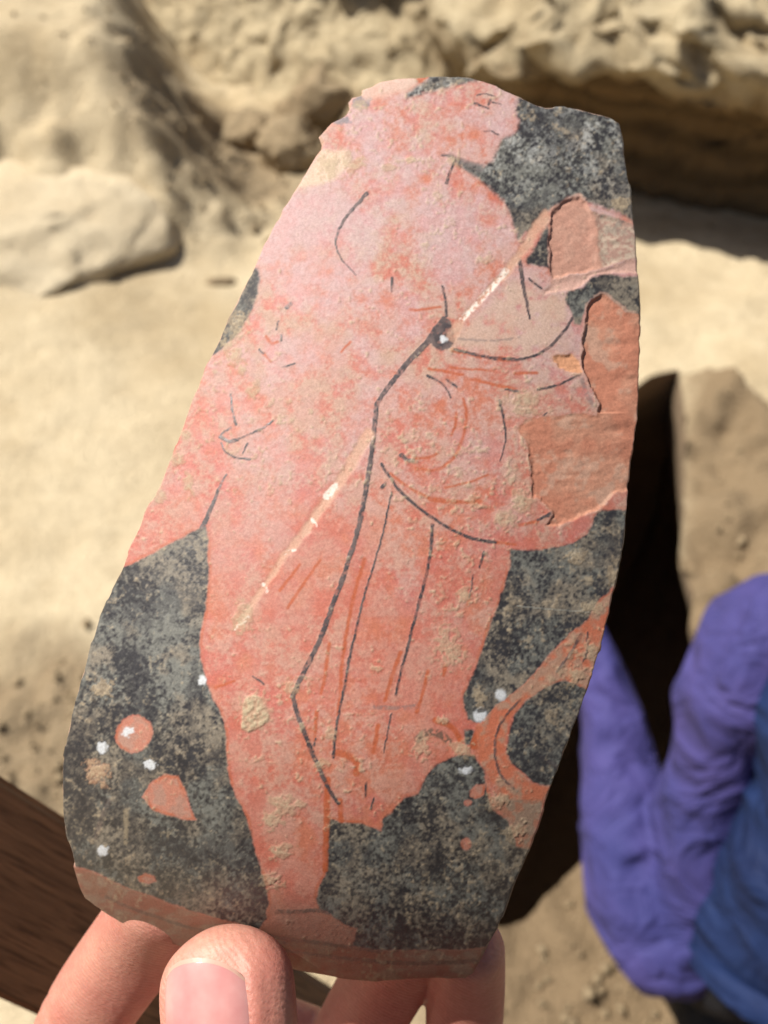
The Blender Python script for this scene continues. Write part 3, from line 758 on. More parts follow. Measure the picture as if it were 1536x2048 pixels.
dep -= .0004 * (1 - ss(0, 5, sd)) + chip * .0003
dep = dep * (1 - .85 * ss(-4, 3, below))

def surf(px, py, off=0.0):
    e = 1.0
    p = P(px, py, sherd_depth(px, py))
    a = P(px + e, py, sherd_depth(px + e, py)) - p; b = P(px, py + e, sherd_depth(px, py + e)) - p
    n = np.cross(b, a); n /= np.linalg.norm(n, axis=1, keepdims=True)
    tocam = CAM - p
    n *= np.sign((n * tocam).sum(1))[:, None]
    return p, n
p0, n0 = surf(X, Y)
V = p0 + n0 * dep[:, None]

# materials of the sherd
m_sherd, nt, b = new_mat("painted_clay")
at = N(nt, "ShaderNodeAttribute", attribute_name="pigment")
vv = coords(nt)
nA = noise(nt, vv, 2600, 3, .7); nB = noise(nt, vv, 900, 4, .65)
gg = ramp(nt, nA.outputs[0], [(.3, (.74, .72, .70)), (.7, (1.12, 1.12, 1.12))]).outputs[0]
c1 = mix(nt, .7, at.outputs["Color"], gg, 'MULTIPLY')
nt.links.new(c1, b.inputs["Base Color"])
ar = N(nt, "ShaderNodeAttribute", attribute_name="sheen_wear")
rr = N(nt, "ShaderNodeMapRange"); nt.links.new(ar.outputs["Fac"], rr.inputs[0]); rr.inputs[3].default_value = .75; rr.inputs[4].default_value = .38
nt.links.new(rr.outputs[0], b.inputs["Roughness"])
b.inputs["Specular IOR Level"].default_value = .5
hh = N(nt, "ShaderNodeMath", operation='ADD'); nt.links.new(nA.outputs[0], hh.inputs[0]); nt.links.new(nB.outputs[0], hh.inputs[1])
bump(nt, b, hh.outputs[0], .3, .00012)

m_break, nt, b = new_mat("broken_clay")
vv = coords(nt)
nA = noise(nt, vv, 900, 5, .7); nB = noise(nt, vv, 120, 4, .6)
c1 = ramp(nt, nB.outputs[0], [(.35, (.50, .25, .16)), (.65, (.56, .38, .27))]).outputs[0]
c1 = mix(nt, .6, c1, ramp(nt, nA.outputs[0], [(.3, (.6, .58, .55)), (.7, (1.1, 1.1, 1.1))]).outputs[0], 'MULTIPLY')
nt.links.new(c1, b.inputs["Base Color"]); b.inputs["Roughness"].default_value = .9
bump(nt, b, nA.outputs[0], .8, .0005)

origin = P(560., 1950., .165)
sherd = empty("pottery_sherd", Vector(origin))
tag(sherd, "curved red-figure pottery sherd with a draped figure on black slip, held upright", "sherd")
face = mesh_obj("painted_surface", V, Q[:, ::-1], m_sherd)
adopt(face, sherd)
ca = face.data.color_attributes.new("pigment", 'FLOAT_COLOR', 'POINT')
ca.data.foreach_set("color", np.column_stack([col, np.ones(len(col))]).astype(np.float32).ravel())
wa = face.data.attributes.new("sheen_wear", 'FLOAT', 'POINT')
gl_cut = 1 - .85 * (1 - ss(-6, 8, sdf_poly(X, Y, BLACK[4])))
gl = gl_cut * np.clip(.35 + .65 * black * (1 - g1) + .5 * np.clip(dk, 0, 1), 0, 1) * (1 - flake) * (1 - dirt_all) * (1 - .6 * film * (1 - black))
wa.data.foreach_set("value", gl.astype(np.float32))
tag(face, "weathered painted face, red figure on black ground with tan soil crusts")

# broken edge all round
loop = boundary_loop(Q, B)
lp = np.array(loop)
ep, en = V[lp], n0[lp]
cen = P(np.array([700.]), np.array([1050.]), np.array([.165]))[0]
THICK = .0058
rings = []
tang = np.roll(ep, -1, 0) - np.roll(ep, 1, 0); tang /= np.linalg.norm(tang, axis=1, keepdims=True) + 1e-12
outw = np.cross(tang, en)
outw *= np.sign((outw * (ep - cen)).sum(1))[:, None]
k = 41
ker = np.ones(k) / k
outw = np.stack([np.convolve(np.r_[outw[-k:, i], outw[:, i], outw[:k, i]], ker, 'same')[k:-k] for i in range(3)], 1)
for j, t in enumerate(np.linspace(0, 1, 9)):
    r = ep - en * THICK * t
    w = 0 if j == 0 else .0016
    nz = fbm3(r, .004, 301, 3) - .5
    r = r + outw * (w * nz[:, None] - (.0004 if j else 0) - .0012 * t * ss(.0, 1, t))
    rings.append(r)
n = len(lp)
RV = np.vstack(rings)
rf = []
for j in range(len(rings) - 1):
    a = np.arange(n) + j * n; bb = (np.arange(n) + 1) % n + j * n
    rf.append(np.stack([a, bb, bb + n, a + n], 1))
adopt(mesh_obj("broken_edge", RV, np.vstack(rf), m_break), sherd)
# inner face of the pot wall
bx_, by_, bq_, _ = grid_cut(np.arange(112, 1294, 9.), np.arange(144, 1972, 9.), lambda x, y: sdf_poly(x, y, OUTR, 20) < 0, OUTR, True)
pb, nb = surf(bx_, by_)
adopt(mesh_obj("inner_face", pb - nb * (THICK + .0003 * (fbm2(bx_, by_, 80, 5, 3)[:, None])), bq_, m_break), sherd)

# ------------------------------------------------------------------ the hand
m_skin, nt, b = new_mat("skin")
vv = coords(nt)
nA = noise(nt, vv, 75, 5, .65); nB = noise(nt, vv, 900, 4, .7)
c1 = ramp(nt, nA.outputs[0], [(.3, (.52, .215, .170)), (.7, (.62, .335, .255))]).outputs[0]
nC = noise(nt, vv, 28, 3, .5)
c1 = mix(nt, .55, c1, ramp(nt, nC.outputs[0], [(.38, (.95, .70, .66)), (.62, (1.05, 1.06, 1.0))]).outputs[0], 'MULTIPLY')
c1 = mix(nt, .45, c1, ramp(nt, nB.outputs[0], [(.3, (.72, .60, .57)), (.7, (1.05, 1.05, 1.05))]).outputs[0], 'MULTIPLY')
nt.links.new(c1, b.inputs["Base Color"])
b.inputs["Roughness"].default_value = .5
b.inputs["Subsurface Weight"].default_value = .25
b.inputs["Subsurface Radius"].default_value = (1.0, .35, .2)
b.inputs["Subsurface Scale"].default_value = .002
wv = N(nt, "ShaderNodeTexWave", wave_type='BANDS', bands_direction='DIAGONAL'); wv.inputs["Scale"].default_value = 420
wv.inputs["Distortion"].default_value = 5; wv.inputs["Detail"].default_value = 2; wv.inputs["Detail Scale"].default_value = .6
nt.links.new(vv, wv.inputs["Vector"])
ch = bump(nt, b, wv.outputs[0], .30, .00014)
bump(nt, b, nB.outputs[0], .5, .0004, ch)

def catmull(pts, n):
    pts = np.asarray(pts, float); m = len(pts)
    ext = np.vstack([2 * pts[0] - pts[1], pts, 2 * pts[-1] - pts[-2]])
    out = []
    for t in np.linspace(0, m - 1 - 1e-9, n):
        i = int(t); f = t - i
        a, b_, c, d = ext[i], ext[i + 1], ext[i + 2], ext[i + 3]
        out.append(.5 * (2 * b_ + (c - a) * f + (2 * a - 5 * b_ + 4 * c - d) * f * f + (3 * b_ - a - 3 * c + d) * f ** 3))
    return np.array(out)

def tube(path, side, ns=48, nseg=90, cap0=True, cap1=True, shape=None):
    """path rows: x y z halfwidth halfdepth. side: approximate width direction. Rounded ends."""
    c = catmull(path, nseg)
    pts = c[:, :3]; rw = c[:, 3]; rd = c[:, 4]
    L = np.r_[0, np.cumsum(np.linalg.norm(pts[1:] - pts[:-1], axis=1))]
    fac = np.ones(nseg)
    if cap0: q = np.clip(L / (rw[0] * 1.0), 0, 1); fac *= np.sqrt(np.clip(1 - (1 - q) ** 2.3, 0, 1))
    if cap1: q = np.clip((L[-1] - L) / (rw[-1] * 1.0), 0, 1); fac *= np.sqrt(np.clip(1 - (1 - q) ** 2.3, 0, 1))
    fac = np.maximum(fac, .02)
    T = np.gradient(pts, axis=0); T /= np.linalg.norm(T, axis=1, keepdims=True)
    S = np.asarray(side, float) - (T @ side)[:, None] * T; S /= np.linalg.norm(S, axis=1, keepdims=True)
    D = np.cross(T, S)
    th = np.linspace(0, 2 * math.pi, ns, endpoint=False)
    V = []
    for i in range(nseg):
        w, d = rw[i] * fac[i], rd[i] * fac[i]
        ct, st = np.cos(th), np.sin(th)
        e = 2.25
        rr_ = (np.abs(ct) ** e + np.abs(st) ** e) ** (-1 / e)
        r = np.ones(ns) if shape is None else shape(i / (nseg - 1), th, L[i], L[-1])
        V.append(pts[i] + np.outer(ct * rr_ * w * r, S[i]) + np.outer(st * rr_ * d * r, D[i]))
    V = np.vstack(V); f = []
    for i in range(nseg - 1):
        for k in range(ns):
            a = i * ns + k; b_ = i * ns + (k + 1) % ns
            f.append((a, b_, b_ + ns, a + ns))
    f.append(tuple(range(ns))[::-1]); f.append(tuple((nseg - 1) * ns + k for k in range(ns)))
    return V, f

def join(parts):
    V = []; Fc = []; o = 0
    for v, f in parts:
        V.append(v); Fc += [tuple(i + o for i in t) for t in f]; o += len(v)
    return np.vstack(V), Fc

def row(px, py, z, w, d):
    return [*P(np.array(float(px)), np.array(float(py)), np.array(float(z))), w, d]

TH_SIGN = -1.0
zt = lambda px, py: float(sherd_depth(px, py))
# thumb on the painted side
zT = zt(446, 1885)
TH = [row(446, 1848, zT - .0075, .0096, .0066), row(450, 1900, zT - .0092, .0110, .0078), row(455, 1970, zT - .0108, .0117, .0088),
      row(462, 2060, zT - .0125, .0116, .0094), row(474, 2200, zT - .0145, .0110, .0098), row(484, 2360, zT - .0150, .0113, .0105), row(478, 2540, zT - .010, .0108, .0105), row(450, 2800, zT, .0125, .0125), row(470, 3150, .180, .016, .016), row(560, 3500, .190, .02, .018)]
def finger(tip, dip, pip, mcp, w, zoff=0, back=0.0):
    r = []
    def zb(p, ww): return zt(min(max(p[0], 200), 1000), min(p[1], 1900)) + THICK + ww * .85 + zoff
    t, d_, p_, m_ = map(np.array, (tip, dip, pip, mcp))
    r.append(row(*t, zb(t, w * .8), w * .82, w * .74)); q = t * .6 + d_ * .4; r.append(row(*q, zb(q, w) + back * .5, w * .97, w * .88))
    zoff += back
    r.append(row(*d_, zb(d_, w) + .001, w * .98, w * .92)); q = (d_ + p_) / 2; r.append(row(*q, zb(d_, w) + .004, w * 1.04, w * 1.0))
    r.append(row(*p_, zb(d_, w) + .010, w * 1.1, w * 1.08)); q = (p_ + m_) / 2; r.append(row(*q, zb(d_, w) + .017, w * 1.1, w * 1.12))
    r.append(row(*m_, zb(d_, w) + .020, w * 1.2, w * 1.25))
    return r
IDX = finger((350, 1772), (172, 2035), (75, 2340), (210, 2880), .0101)
MID = finger((856, 1800), (690, 2110), (600, 2430), (470, 2920), .0093, .003, .024)
RNG = finger((938, 1868), (920, 2170), (850, 2480), (690, 2960), .0085, .003, .024)
PNK = finger((1120, 2290), (1080, 2480), (1010, 2680), (880, 3050), .0076)
wr = [row(575, 1990, .224, .020, .008), row(545, 2200, .218, .027, .010), row(520, 2700, .200, .030, .011), row(540, 2950, .200, .038, .013), row(590, 3250, .200, .036, .015), row(640, 3550, .200, .029, .017), row(680, 3900, .195, .028, .020), row(740, 4500, .19, .032, .028), row(820, 5400, .18, .038, .034)]
def crease(s_, th, l, Lt):
    g = 0
    for c0, w0, a0 in ((.325, .006, .07), (.350, .004, .035), (.30, .004, .02), (.66, .006, .06)):
        g = g + a0 * np.exp(-((s_ - c0 - .008 * np.sin(th * 2)) / w0) ** 2)
    return 1 - g * (.4 + .6 * ss(-.3, .6, np.sin(th)))
NAIL0, NAIL1, NAILC, NAILH = .0047, .0200, -17., 41.
def thumb_shape(s_, th, l, Lt):
    # nail bed sunk, soft folds of skin standing round it
    phi = np.degrees(np.arctan2(np.cos(th), -np.sin(th) * TH_SIGN))
    a = (phi - NAILC) / NAILH
    ins = (1 - ss(.86, 1.02, np.abs(a))) * ss(NAIL0 - .0012, NAIL0 + .0008, l) * (1 - ss(NAIL1 - .001, NAIL1 + .001, l))
    fold_ = np.exp(-((np.abs(a) - 1.14) / .13) ** 2) * ss(NAIL0, NAIL0 + .004, l) * (1 - ss(NAIL1, NAIL1 + .004, l))
    lipp = np.exp(-((l - NAIL0 + .0022) / .0014) ** 2) * (1 - ss(.9, 1.3, np.abs(a)))
    return 1 - .085 * ins + .035 * fold_ + .03 * lipp
hv, hf = join([tube(TH, RGT, 120, 300, shape=thumb_shape), tube(IDX, RGT, 64, 260, shape=crease), tube(MID, RGT, 48, 120), tube(RNG, RGT, 48, 120), tube(PNK, RGT, 40, 90), tube(wr, RGT, 64, 90)])
hand = mesh_obj("hand", hv, hf, m_skin)
holder = empty("person", (0, -.32, 0))
tag(holder, "person taking the picture, bare left hand pinching the sherd between thumb and fingers, unseen body added for shade", "person")
adopt(hand, holder)
tag(hand, "bare left hand, thumb on the painted side")
def remesh(o, vox, smooth_it, fac=.5):
    r = o.modifiers.new("skin", 'REMESH'); r.mode = 'VOXEL'; r.voxel_size = vox; r.use_smooth_shade = True
    s = o.modifiers.new("soften", 'SMOOTH'); s.factor = fac; s.iterations = smooth_it
remesh(hand, .0006, 8)

# thumbnail, a curved plate seated in the thumb
m_nail, nt, b = new_mat("fingernail")
b.inputs["Base Color"].default_value = (.66, .36, .32, 1); b.inputs["Roughness"].default_value = .22
vv = coords(nt); nA = noise(nt, vv, 160, 3, .5)
nt.links.new(ramp(nt, nA.outputs[0], [(.3, (.54, .22, .21)), (.7, (.64, .34, .31))]).outputs[0], b.inputs["Base Color"])
b.inputs["Subsurface Weight"].default_value = .2; b.inputs["Subsurface Radius"].default_value = (1, .4, .3); b.inputs["Subsurface Scale"].default_value = .001
def thumb_frame():
    c = catmull(TH, 400); pts = c[:, :3]
    L = np.r_[0, np.cumsum(np.linalg.norm(pts[1:] - pts[:-1], axis=1))]
    T = np.gradient(pts, axis=0); T /= np.linalg.norm(T, axis=1, keepdims=True)
    S = RGT - (T @ RGT)[:, None] * T; S /= np.linalg.norm(S, axis=1, keepdims=True)
    D = np.cross(T, S); D *= np.sign((D * (CAM - pts)).sum(1))[:, None]
    return c, L, S, D
def nail(la=None, lb=None, up=0.0):
    c, L, S, D = thumb_frame()
    V = []; nu, nv = 41, 41
    for j in range(nv):
        t = j / (nv - 1)
        for i in range(nu):
            s_ = i / (nu - 1) * 2 - 1
            l0 = NAIL0 + .0022 * s_ * s_ + .0012 * s_ ** 4 + .0007 * s_
            l = l0 + t * (NAIL1 - l0) if la is None else l0 + la + t * (lb - la)
            k = np.interp(l, L, np.arange(400)); k0 = int(min(k, 398)); f = k - k0
            q = c[k0] * (1 - f) + c[k0 + 1] * f
            phi = math.radians(NAILC + s_ * NAILH)
            cs, sn = math.cos(phi), math.sin(phi); e = 2.25
            rr_ = (abs(cs) ** e + abs(sn) ** e) ** (-1 / e)
            k1 = 1.0 - (.03 * (1 - t) ** 3 if la is None else .03)
            lift = .00012 + up - .0007 * abs(s_) ** 4
            V.append(q[:3] + S[k0] * (sn * rr_ * (q[3] * k1 + lift)) + D[k0] * (cs * rr_ * (q[4] * k1 + lift)))
    V = np.array(V)
    f = [(j * nu + i, j * nu + i + 1, (j + 1) * nu + i + 1, (j + 1) * nu + i) for j in range(nv - 1) for i in range(nu - 1)]
    return V, f
nv_, nf_ = nail()
nail_o = mesh_obj("fingernail", nv_, nf_, m_nail); nail_o.parent = hand
m_edge, nt, b = new_mat("nail_edge"); b.inputs["Base Color"].default_value = (.56, .34, .26, 1); b.inputs["Roughness"].default_value = .35
nv_, nf_ = nail(-.0003, .0003, .00012)
edge_o = mesh_obj("free_edge", nv_, nf_, m_edge); edge_o.parent = hand
sol = edge_o.modifiers.new("plate", 'SOLIDIFY'); sol.thickness = .0006; sol.offset = 0
sol = nail_o.modifiers.new("plate", 'SOLIDIFY'); sol.thickness = .0008; sol.offset = 0

# ------------------------------------------------------------------ wooden board behind the hand
m_wood, nt, b = new_mat("dark_wood")
tc = N(nt, "ShaderNodeTexCoord"); mp = N(nt, "ShaderNodeMapping"); nt.links.new(tc.outputs["Object"], mp.inputs[0]); mp.inputs["Scale"].default_value = (6, 110, 110)
nA = noise(nt, mp.outputs[0], 3.0, 6, .65)
mp2 = N(nt, "ShaderNodeMapping"); nt.links.new(tc.outputs["Object"], mp2.inputs[0]); mp2.inputs["Scale"].default_value = (30, 500, 500)
nB = noise(nt, mp2.outputs[0], 2.0, 3, .6)
c1 = ramp(nt, nA.outputs[0], [(.28, (.15, .085, .042)), (.5, (.26, .15, .074)), (.72, (.37, .215, .105))]).outputs[0]
c1 = mix(nt, .8, c1, ramp(nt, nB.outputs[0], [(.36, (.35, .32, .3)), (.5, (1, 1, 1))]).outputs[0], 'MULTIPLY')
nt.links.new(c1, b.inputs["Base Color"]); b.inputs["Roughness"].default_value = .6
bump(nt, b, nB.outputs[0], .3, .0005)
A0 = P(np.array(0.), np.array(1775.), np.array(.27))
dirw = RGT * .50 - UPV * .635 + FWD * .60; dirw /= np.linalg.norm(dirw)
nrm = CAM - A0; nrm -= (nrm @ dirw) * dirw; nrm /= np.linalg.norm(nrm)
nrm = nrm + .25 * SUN; nrm -= (nrm @ dirw) * dirw; nrm /= np.linalg.norm(nrm)
wid = np.cross(nrm, dirw)
bm = bmesh.new()
tg = (A0[2] - .0) / -dirw[2]
L0, L1 = -.45, tg - .01
bmesh.ops.create_cube(bm, size=1)
for v in bm.verts: v.co = (v.co.x * (L1 - L0) + (L1 + L0) / 2, v.co.y * .047, v.co.z * .018)
bmesh.ops.bevel(bm, geom=list(bm.edges), offset=.0022, segments=3, affect='EDGES')
me = bpy.data.meshes.new("wooden_board"); bm.to_mesh(me); bm.free()
me.materials.append(m_wood)
board = bpy.data.objects.new("wooden_board", me); scene.collection.objects.link(board)
from mathutils import Matrix
board.matrix_world = Matrix(((dirw[0], wid[0], nrm[0], A0[0]), (dirw[1], wid[1], nrm[1], A0[1]), (dirw[2], wid[2], nrm[2], A0[2]), (0, 0, 0, 1)))
tag(board, "dark brown wooden board slanting behind the fingers at lower left", "board")

# ------------------------------------------------------------------ kneeling person at the right
def cloth_mat(name, a, c, rough=.75):
    m, nt, b = new_mat(name)
    v = coords(nt); n1 = noise(nt, v, 9, 4, .6); n2 = noise(nt, v, 500, 2, .5)
    cc = ramp(nt, n1.outputs[0], [(.32, a), (.68, c)]).outputs[0]
    cc = mix(nt, .4, cc, ramp(nt, n2.outputs[0], [(.3, (.7, .7, .7)), (.7, (1, 1, 1))]).outputs[0], 'MULTIPLY')
    nt.links.new(cc, b.inputs["Base Color"]); b.inputs["Roughness"].default_value = rough
    b.inputs["Specular IOR Level"].default_value = .25
    w = N(nt, "ShaderNodeTexNoise"); w.inputs["Scale"].default_value = 14; w.inputs["Detail"].default_value = 3; w.inputs["Distortion"].default_value = 1.2
    nt.links.new(v, w.inputs["Vector"])
    bump(nt, b, w.outputs[0], .7, .035)
    return m
m_purple = cloth_mat("purple_cotton", (.042, .043, .165), (.070, .058, .205))
m_blue = cloth_mat("blue_denim", (.006, .014, .058), (.012, .030, .105))
m_navy = cloth_mat("navy_thread", (.004, .008, .03), (.006, .012, .045))
m_black = cloth_mat("black_trousers", (.012, .012, .014), (.02, .02, .024))
m_hair, nt, b = new_mat("dark_hair"); b.inputs["Base Color"].default_value = (.02, .014, .01, 1); b.inputs["Roughness"].default_value = .5

def prow(px, py, d, w, dd=None):
    return [*P(np.array(float(px)), np.array(float(py)), np.array(float(d))), w, dd or w]
def wrow(x, y, z, w, dd=None): return [x, y, z, w, dd or w]
def fold(amp, freq, seed, ns=40):
    ph = np.random.default_rng(seed).uniform(0, 6.28, 8)
    def rid(x): return 1 - np.abs(np.sin(x)) * 2
    def f(s, th, l, Lt):
        w = .8 * rid(freq * s * 3.14 + 1.0 * th + ph[0] + .8 * np.sin(th * 2 + ph[3]))
        w = w + .6 * rid(freq * 1.9 * s * 3.14 - 1.0 * th + ph[1] + .9 * np.sin(th + ph[4] + 5 * s))
        w = w + .4 * rid(freq * 3.3 * s * 3.14 + 2.0 * th + ph[2] + np.sin(2 * th + 9 * s + ph[5]))
        return 1 + amp * w * (.55 + .45 * np.sin(2 * th + 7 * s + ph[6]))
    return f
person = empty("person", (.48, .45, 0))
tag(person, "person kneeling in purple sleeves and a dark blue waistcoat, head out of frame", "person")
# body: one continuous mesh (head, neck, trunk, arms with hands, legs, feet)
def hand_parts(wrist, dirv, side, sc=1.0):
    """palm, four fingers and a thumb, slightly curled"""
    w = np.array(wrist); d = np.array(dirv, float); d /= np.linalg.norm(d); s = np.array(side, float); s -= (s @ d) * d; s /= np.linalg.norm(s)
    dn = np.cross(d, s); dn = dn if dn[2] < 0 else -dn
    out = [tube([[*(w - d * .02), .024, .018], [*(w + d * .03), .034, .015], [*(w + d * .075), .040, .014], [*(w + d * .092), .036, .011]], s, 20, 16)]
    for k, (o, ln) in enumerate(((-.030, .070), (-.010, .080), (.011, .075), (.031, .058))):
        b0 = w + d * .085 + s * o; p1 = b0 + d * ln * .45 + dn * .006; p2 = p1 + d * ln * .30 + dn * ln * .22; p3 = p2 + d * ln * .12 + dn * ln * .25
        out.append(tube([[*b0, .0095, .009], [*p1, .009, .0088], [*p2, .0083, .008], [*p3, .0072, .007]], s, 12, 16))
    t0 = w + d * .03 - s * .026; t1 = t0 + d * .03 - s * .022 + dn * .008; t2 = t1 + d * .028 - s * .008 + dn * .008
    out.append(tube([[*t0, .013, .012], [*t1, .0105, .010], [*t2, .0085, .008]], s, 12, 14))
    return out
arm_l = [prow(1660, 1205, .855, .068), prow(1572, 1265, .865, .062, .062), prow(1490, 1365, .885, .056, .056), prow(1435, 1500, .925, .046, .054), prow(1400, 1640, .962, .046, .052), prow(1385, 1780, .985, .046, .050), prow(1362, 1885, 1.0, .050, .050),
         prow(1318, 1880, 1.005, .052, .050), prow(1283, 1790, 1.015, .056, .050), prow(1258, 1680, 1.03, .052, .048), prow(1246, 1580, 1.04, .046, .044), prow(1232, 1480, 1.05, .037, .037), prow(1214, 1395, 1.06, .032, .032), prow(1182, 1310, 1.065, .027, .027), prow(1140, 1225, 1.075, .027, .027)]
sh_l = P(np.array(1570.), np.array(1260.), np.array(.88)); el_l = P(np.array(1345.), np.array(1850.), np.array(1.0)); wr_l = P(np.array(1120.), np.array(1190.), np.array(1.085))
hl = P(np.array(1040.), np.array(1060.), np.array(1.13))
pel = np.array([.475, .24, .27]); chest = np.array([.485, .44, .52]); neck = np.array([.53, .55, .63]); head = np.array([.57, .66, .73])
sh_r = np.array([.68, .53, .55]); el_r = np.array([.80, .60, .26]); wr_r = np.array([.72, .82, .08])
body_parts = [
 tube([[*(pel + [0, .04, .02]), .095, .075], [*(pel * .5 + chest * .5), .105, .08], [*chest, .12, .085], [*(chest * .4 + neck * .6), .085, .065], [*neck, .05, .05], [*(neck + (head - neck) * .5), .052, .055]], RGT, 32, 40),
 tube([[*(head - [0, .0, .10]), .055, .065], [*(head - [0, -.0, .03]), .073, .092], [*(head + [0, 0, .04]), .076, .095], [*(head + [0, 0, .09]), .068, .085]], RGT, 32, 30),
 tube([[*(chest * .45 + sh_l * .55 - [0, 0, .03]), .04, .04]] + [[*a[:3], min(.034, a[3] * .6), min(.034, a[3] * .6)] for a in arm_l[1:]] + [[*wr_l, .022, .020]], RGT, 24, 90),
 tube([[*(chest * .3 + sh_r * .7), .05, .05], [*sh_r, .045, .045], [*el_r, .036, .036], [*(el_r * .5 + wr_r * .5), .034, .033], [*wr_r, .025, .021]], [1, .3, 0], 24, 60),
] + hand_parts(wr_l, hl - wr_l, [1, .1, 0]) + hand_parts(wr_r, [-.35, .9, -.25], [1, .3, 0])
for sx in (-1, 1):
    hip = pel + [sx * .085, .04, -.05]; knee = np.array([.50 + sx * .13, .53, .075]); ank = np.array([.50 + sx * .10, .12, .055]); toe = np.array([.50 + sx * .11, -.02, .03])
    body_parts += [tube([[*hip, .07, .07], [*(hip * .5 + knee * .5), .065, .066], [*knee, .05, .052]], RGT, 24, 30),
                   tube([[*knee, .052, .052], [*(knee * .55 + ank * .45), .055, .055], [*ank, .035, .038], [*(ank * .4 + toe * .6), .042, .03], [*toe, .036, .022]], RGT, 24, 40)]
# nose and ears
body_parts += [tube([[*(head + [0, .085, .02]), .008, .009], [*(head + [0, .105, -.012]), .014, .012]], RGT, 12, 10)]
for sx in (-1, 1): body_parts += [tube([[*(head + [sx * .074, -.005, .025]), .006, .016], [*(head + [sx * .078, 0, -.025]), .006, .012]], RGT, 12, 10)]
v_, f_ = join(body_parts)
body = mesh_obj("body", v_, f_, m_skin); adopt(body, person); remesh(body, .006, 3)
# hair
v_, f_ = join([tube([[*(head + [0, -.045, -.05]), .066, .055], [*(head + [0, -.03, .02]), .084, .085], [*(head + [0, -.012, .085]), .078, .092], [*(head + [0, -.01, .115]), .05, .065]], RGT, 32, 30)])
adopt(mesh_obj("hair", v_, f_, m_hair), person)
# shirt with long sleeves
arm_l_pt = np.array(arm_l[1][:3])
arm_r = [[*(sh_r + [-.05, 0, .02]), .07, .07], [*sh_r, .062, .062], [*(sh_r * .5 + el_r * .5), .056, .056], [*el_r, .058, .058], [*(el_r * .4 + wr_r * .6), .046, .046], [*(wr_r + (el_r - wr_r) * .1), .034, .034]]
col_p = [[*(chest + [0, .0, -.02]), .15, .095], [*(chest * .5 + neck * .5), .14, .09], [*(neck - [0, .03, .0]), .062, .062], [*(neck + [0, .01, .02]), .056, .056]]
v_, f_ = join([tube(arm_l, RGT, 96, 300, shape=fold(.115, 5.5, 4)), tube(arm_r, RGT, 40, 80, shape=fold(.06, 3.0, 5)), tube(col_p, RGT, 40, 40), tube([[*chest, .10, .09], [*(chest * .4 + arm_l_pt * .6), .085, .08], [*arm_l_pt, .066, .066]], [0, .3, 1], 40, 30)])
shirt = mesh_obj("shirt", v_, f_, m_purple); adopt(shirt, person); remesh(shirt, .0035, 3)
tag(shirt, "purple long-sleeved shirt, loose at the elbow")
# waistcoat
vest = [[*(pel + [-.012, .050, -.030]), .160, .125], [*(pel + [-.012, .072, .018]), .158, .122], [*(pel * .5 + chest * .5 + [0.005, .01, .01]), .155, .116], [*(chest + [.005, -.02, .0]), .160, .108], [*(chest * .55 + neck * .45 + [.04, 0, -.02]), .105, .075], [*(neck - [0, .04, .01]), .07, .065]]
v_, f_ = tube(vest, RGT, 64, 90, cap0=False, shape=fold(.035, 4.5, 9))
vest_o = mesh_obj("waistcoat", v_, f_, m_blue); adopt(vest_o, person)
tag(vest_o, "dark blue denim waistcoat with turned hem")
hem = [[*(pel + [-.012, .044, -.040]), .166, .131], [*(pel + [-.012, .056, -.021]), .165, .130]]
v_, f_ = tube(hem, RGT, 64, 8, cap0=False, cap1=False, shape=fold(.04, .3, 9))
hem_o = mesh_obj("hem", v_, f_, m_blue); hem_o.parent = vest_o
def seam(pts, r, mat, name, parent):
    v_, f_ = tube([[*p, r, r] for p in pts], RGT, 8, 40)
    o_ = mesh_obj(name, v_, f_, mat); o_.parent = parent
    return o_
sv, _f = tube(vest, RGT, 64, 90, cap0=False, shape=fold(.035, 4.5, 9))
sv = sv.reshape(90, 64, 3)
for kcol in (20, 26):
    seam(sv[4:80:6, kcol], .0035, m_navy, "seam", vest_o)
# trousers
tr = []
for sx in (-1, 1):
    hip = pel + [sx * .085, 0, -.05]; knee = np.array([.50 + sx * .13, .53, .078]); ank = np.array([.50 + sx * .10, .12, .062])
    tr += [tube([[*hip, .105, .10], [*(hip * .5 + knee * .5), .088, .088], [*knee, .068, .07]], RGT, 32, 30), tube([[*knee, .066, .064], [*(knee * .5 + ank * .5), .068, .062], [*ank, .05, .05]], RGT, 32, 30)]
tr.append(tube([[*(pel + [0, -.06, -.10]), .12, .09], [*(pel + [0, 0, 0]), .125, .095]], RGT, 32, 16))
v_, f_ = join(tr)
tro = mesh_obj("trousers", v_, f_, m_black); adopt(tro, person); remesh(tro, .006, 3)

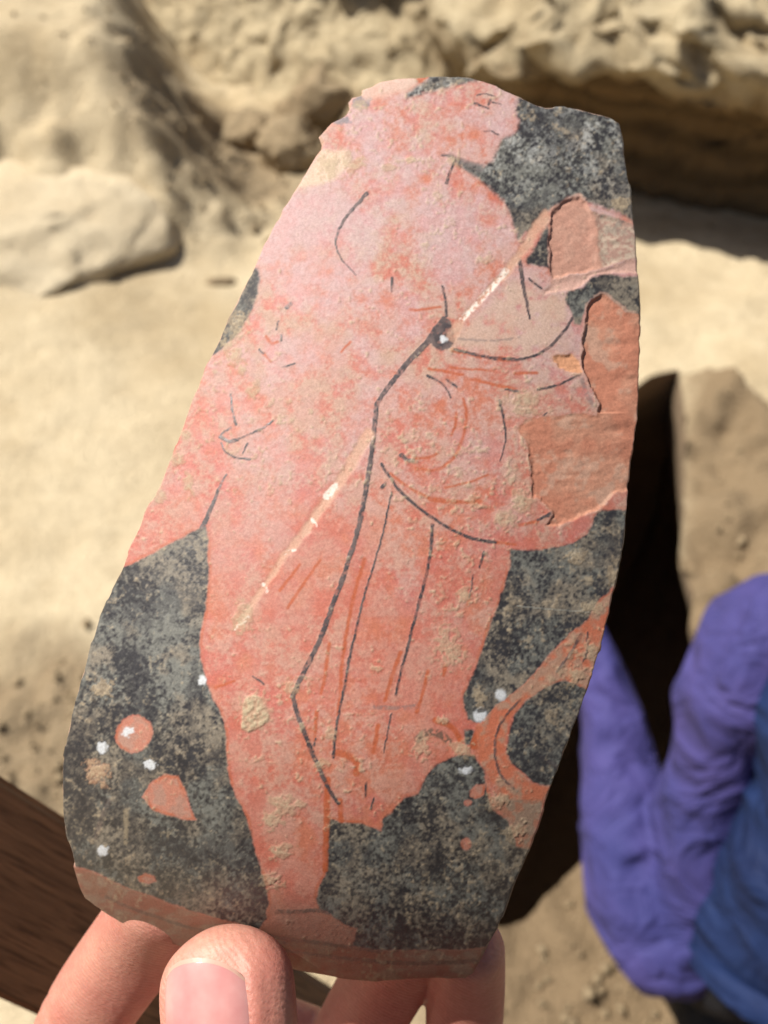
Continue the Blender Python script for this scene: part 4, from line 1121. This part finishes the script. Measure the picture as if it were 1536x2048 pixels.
# ------------------------------------------------------------------ unseen rest of the person holding the sherd, added to shade the fingers
m_unseen_coat = cloth_mat("unseen_charcoal_cotton", (.03, .03, .034), (.05, .05, .055))
elb = np.array([.005, -.197, .849]); shl = np.array([-.20, -.36, 1.38]); shr = np.array([.20, -.36, 1.38]); elr = np.array([.30, -.24, 1.10])
jk = [tube([[0, -.36, .80, .17, .13], [0, -.37, 1.0, .165, .125], [0, -.36, 1.25, .20, .13], [0, -.36, 1.40, .17, .11], [0, -.34, 1.47, .07, .07]], RGT, 40, 50),
      tube([[*(shl + [.05, 0, .01]), .08, .08], [*shl, .07, .07], [-.19, -.33, 1.1, .06, .06], [-.10, -.27, .86, .055, .055], [*(elb + [-.03, -.01, -.02]), .05, .05], [*(elb + [0, .012, .035]), .044, .044]], [1, 0, 0], 32, 60),
      tube([[*(shr + [-.05, 0, .01]), .08, .08], [*shr, .07, .07], [*elr, .055, .055], [.22, -.14, 1.17, .045, .045]], [1, 0, 0], 32, 50)]
v_, f_ = join(jk)
unseen_coat = mesh_obj("unseen_jacket", v_, f_, m_unseen_coat); adopt(unseen_coat, holder); remesh(unseen_coat, .010, 4)
lg_ = []
for sx in (-1, 1):
    lg_.append(tube([[sx * .09, -.36, .86, .10, .11], [sx * .10, -.34, .50, .075, .08], [sx * .11, -.36, .10, .055, .06]], RGT, 32, 40))
v_, f_ = join(lg_)
adopt(mesh_obj("trousers", v_, f_, m_black), holder)
for sx in (-1, 1):
    v_, f_ = tube([[sx * .11, -.40, .055, .042, .05], [sx * .115, -.30, .05, .046, .045], [sx * .12, -.18, .035, .045, .03]], RGT, 24, 24)
    adopt(mesh_obj("shoe", v_, f_, m_black), holder)
hd = np.array([0, -.27, 1.60])
v_, f_ = join([tube([[*(hd + [0, -.05, -.17]), .055, .055], [*(hd + [0, -.03, -.10]), .055, .06], [*(hd - [0, 0, .05]), .07, .09], [*(hd + [0, 0, .03]), .077, .095], [*(hd + [0, -.01, .10]), .065, .08]], RGT, 32, 40),
               tube([[*(hd + [0, .085, .02]), .008, .009], [*(hd + [0, .11, -.02]), .015, .012]], RGT, 12, 10)])
head_o = mesh_obj("head", v_, f_, m_skin); adopt(head_o, holder); remesh(head_o, .005, 3)
v_, f_ = tube([[*(hd + [0, -.04, -.04]), .075, .07], [*(hd + [0, -.03, .04]), .085, .09], [*(hd + [0, -.015, .10]), .075, .09], [*(hd + [0, -.015, .125]), .05, .06]], RGT, 32, 30)
adopt(mesh_obj("hair", v_, f_, m_hair), holder)
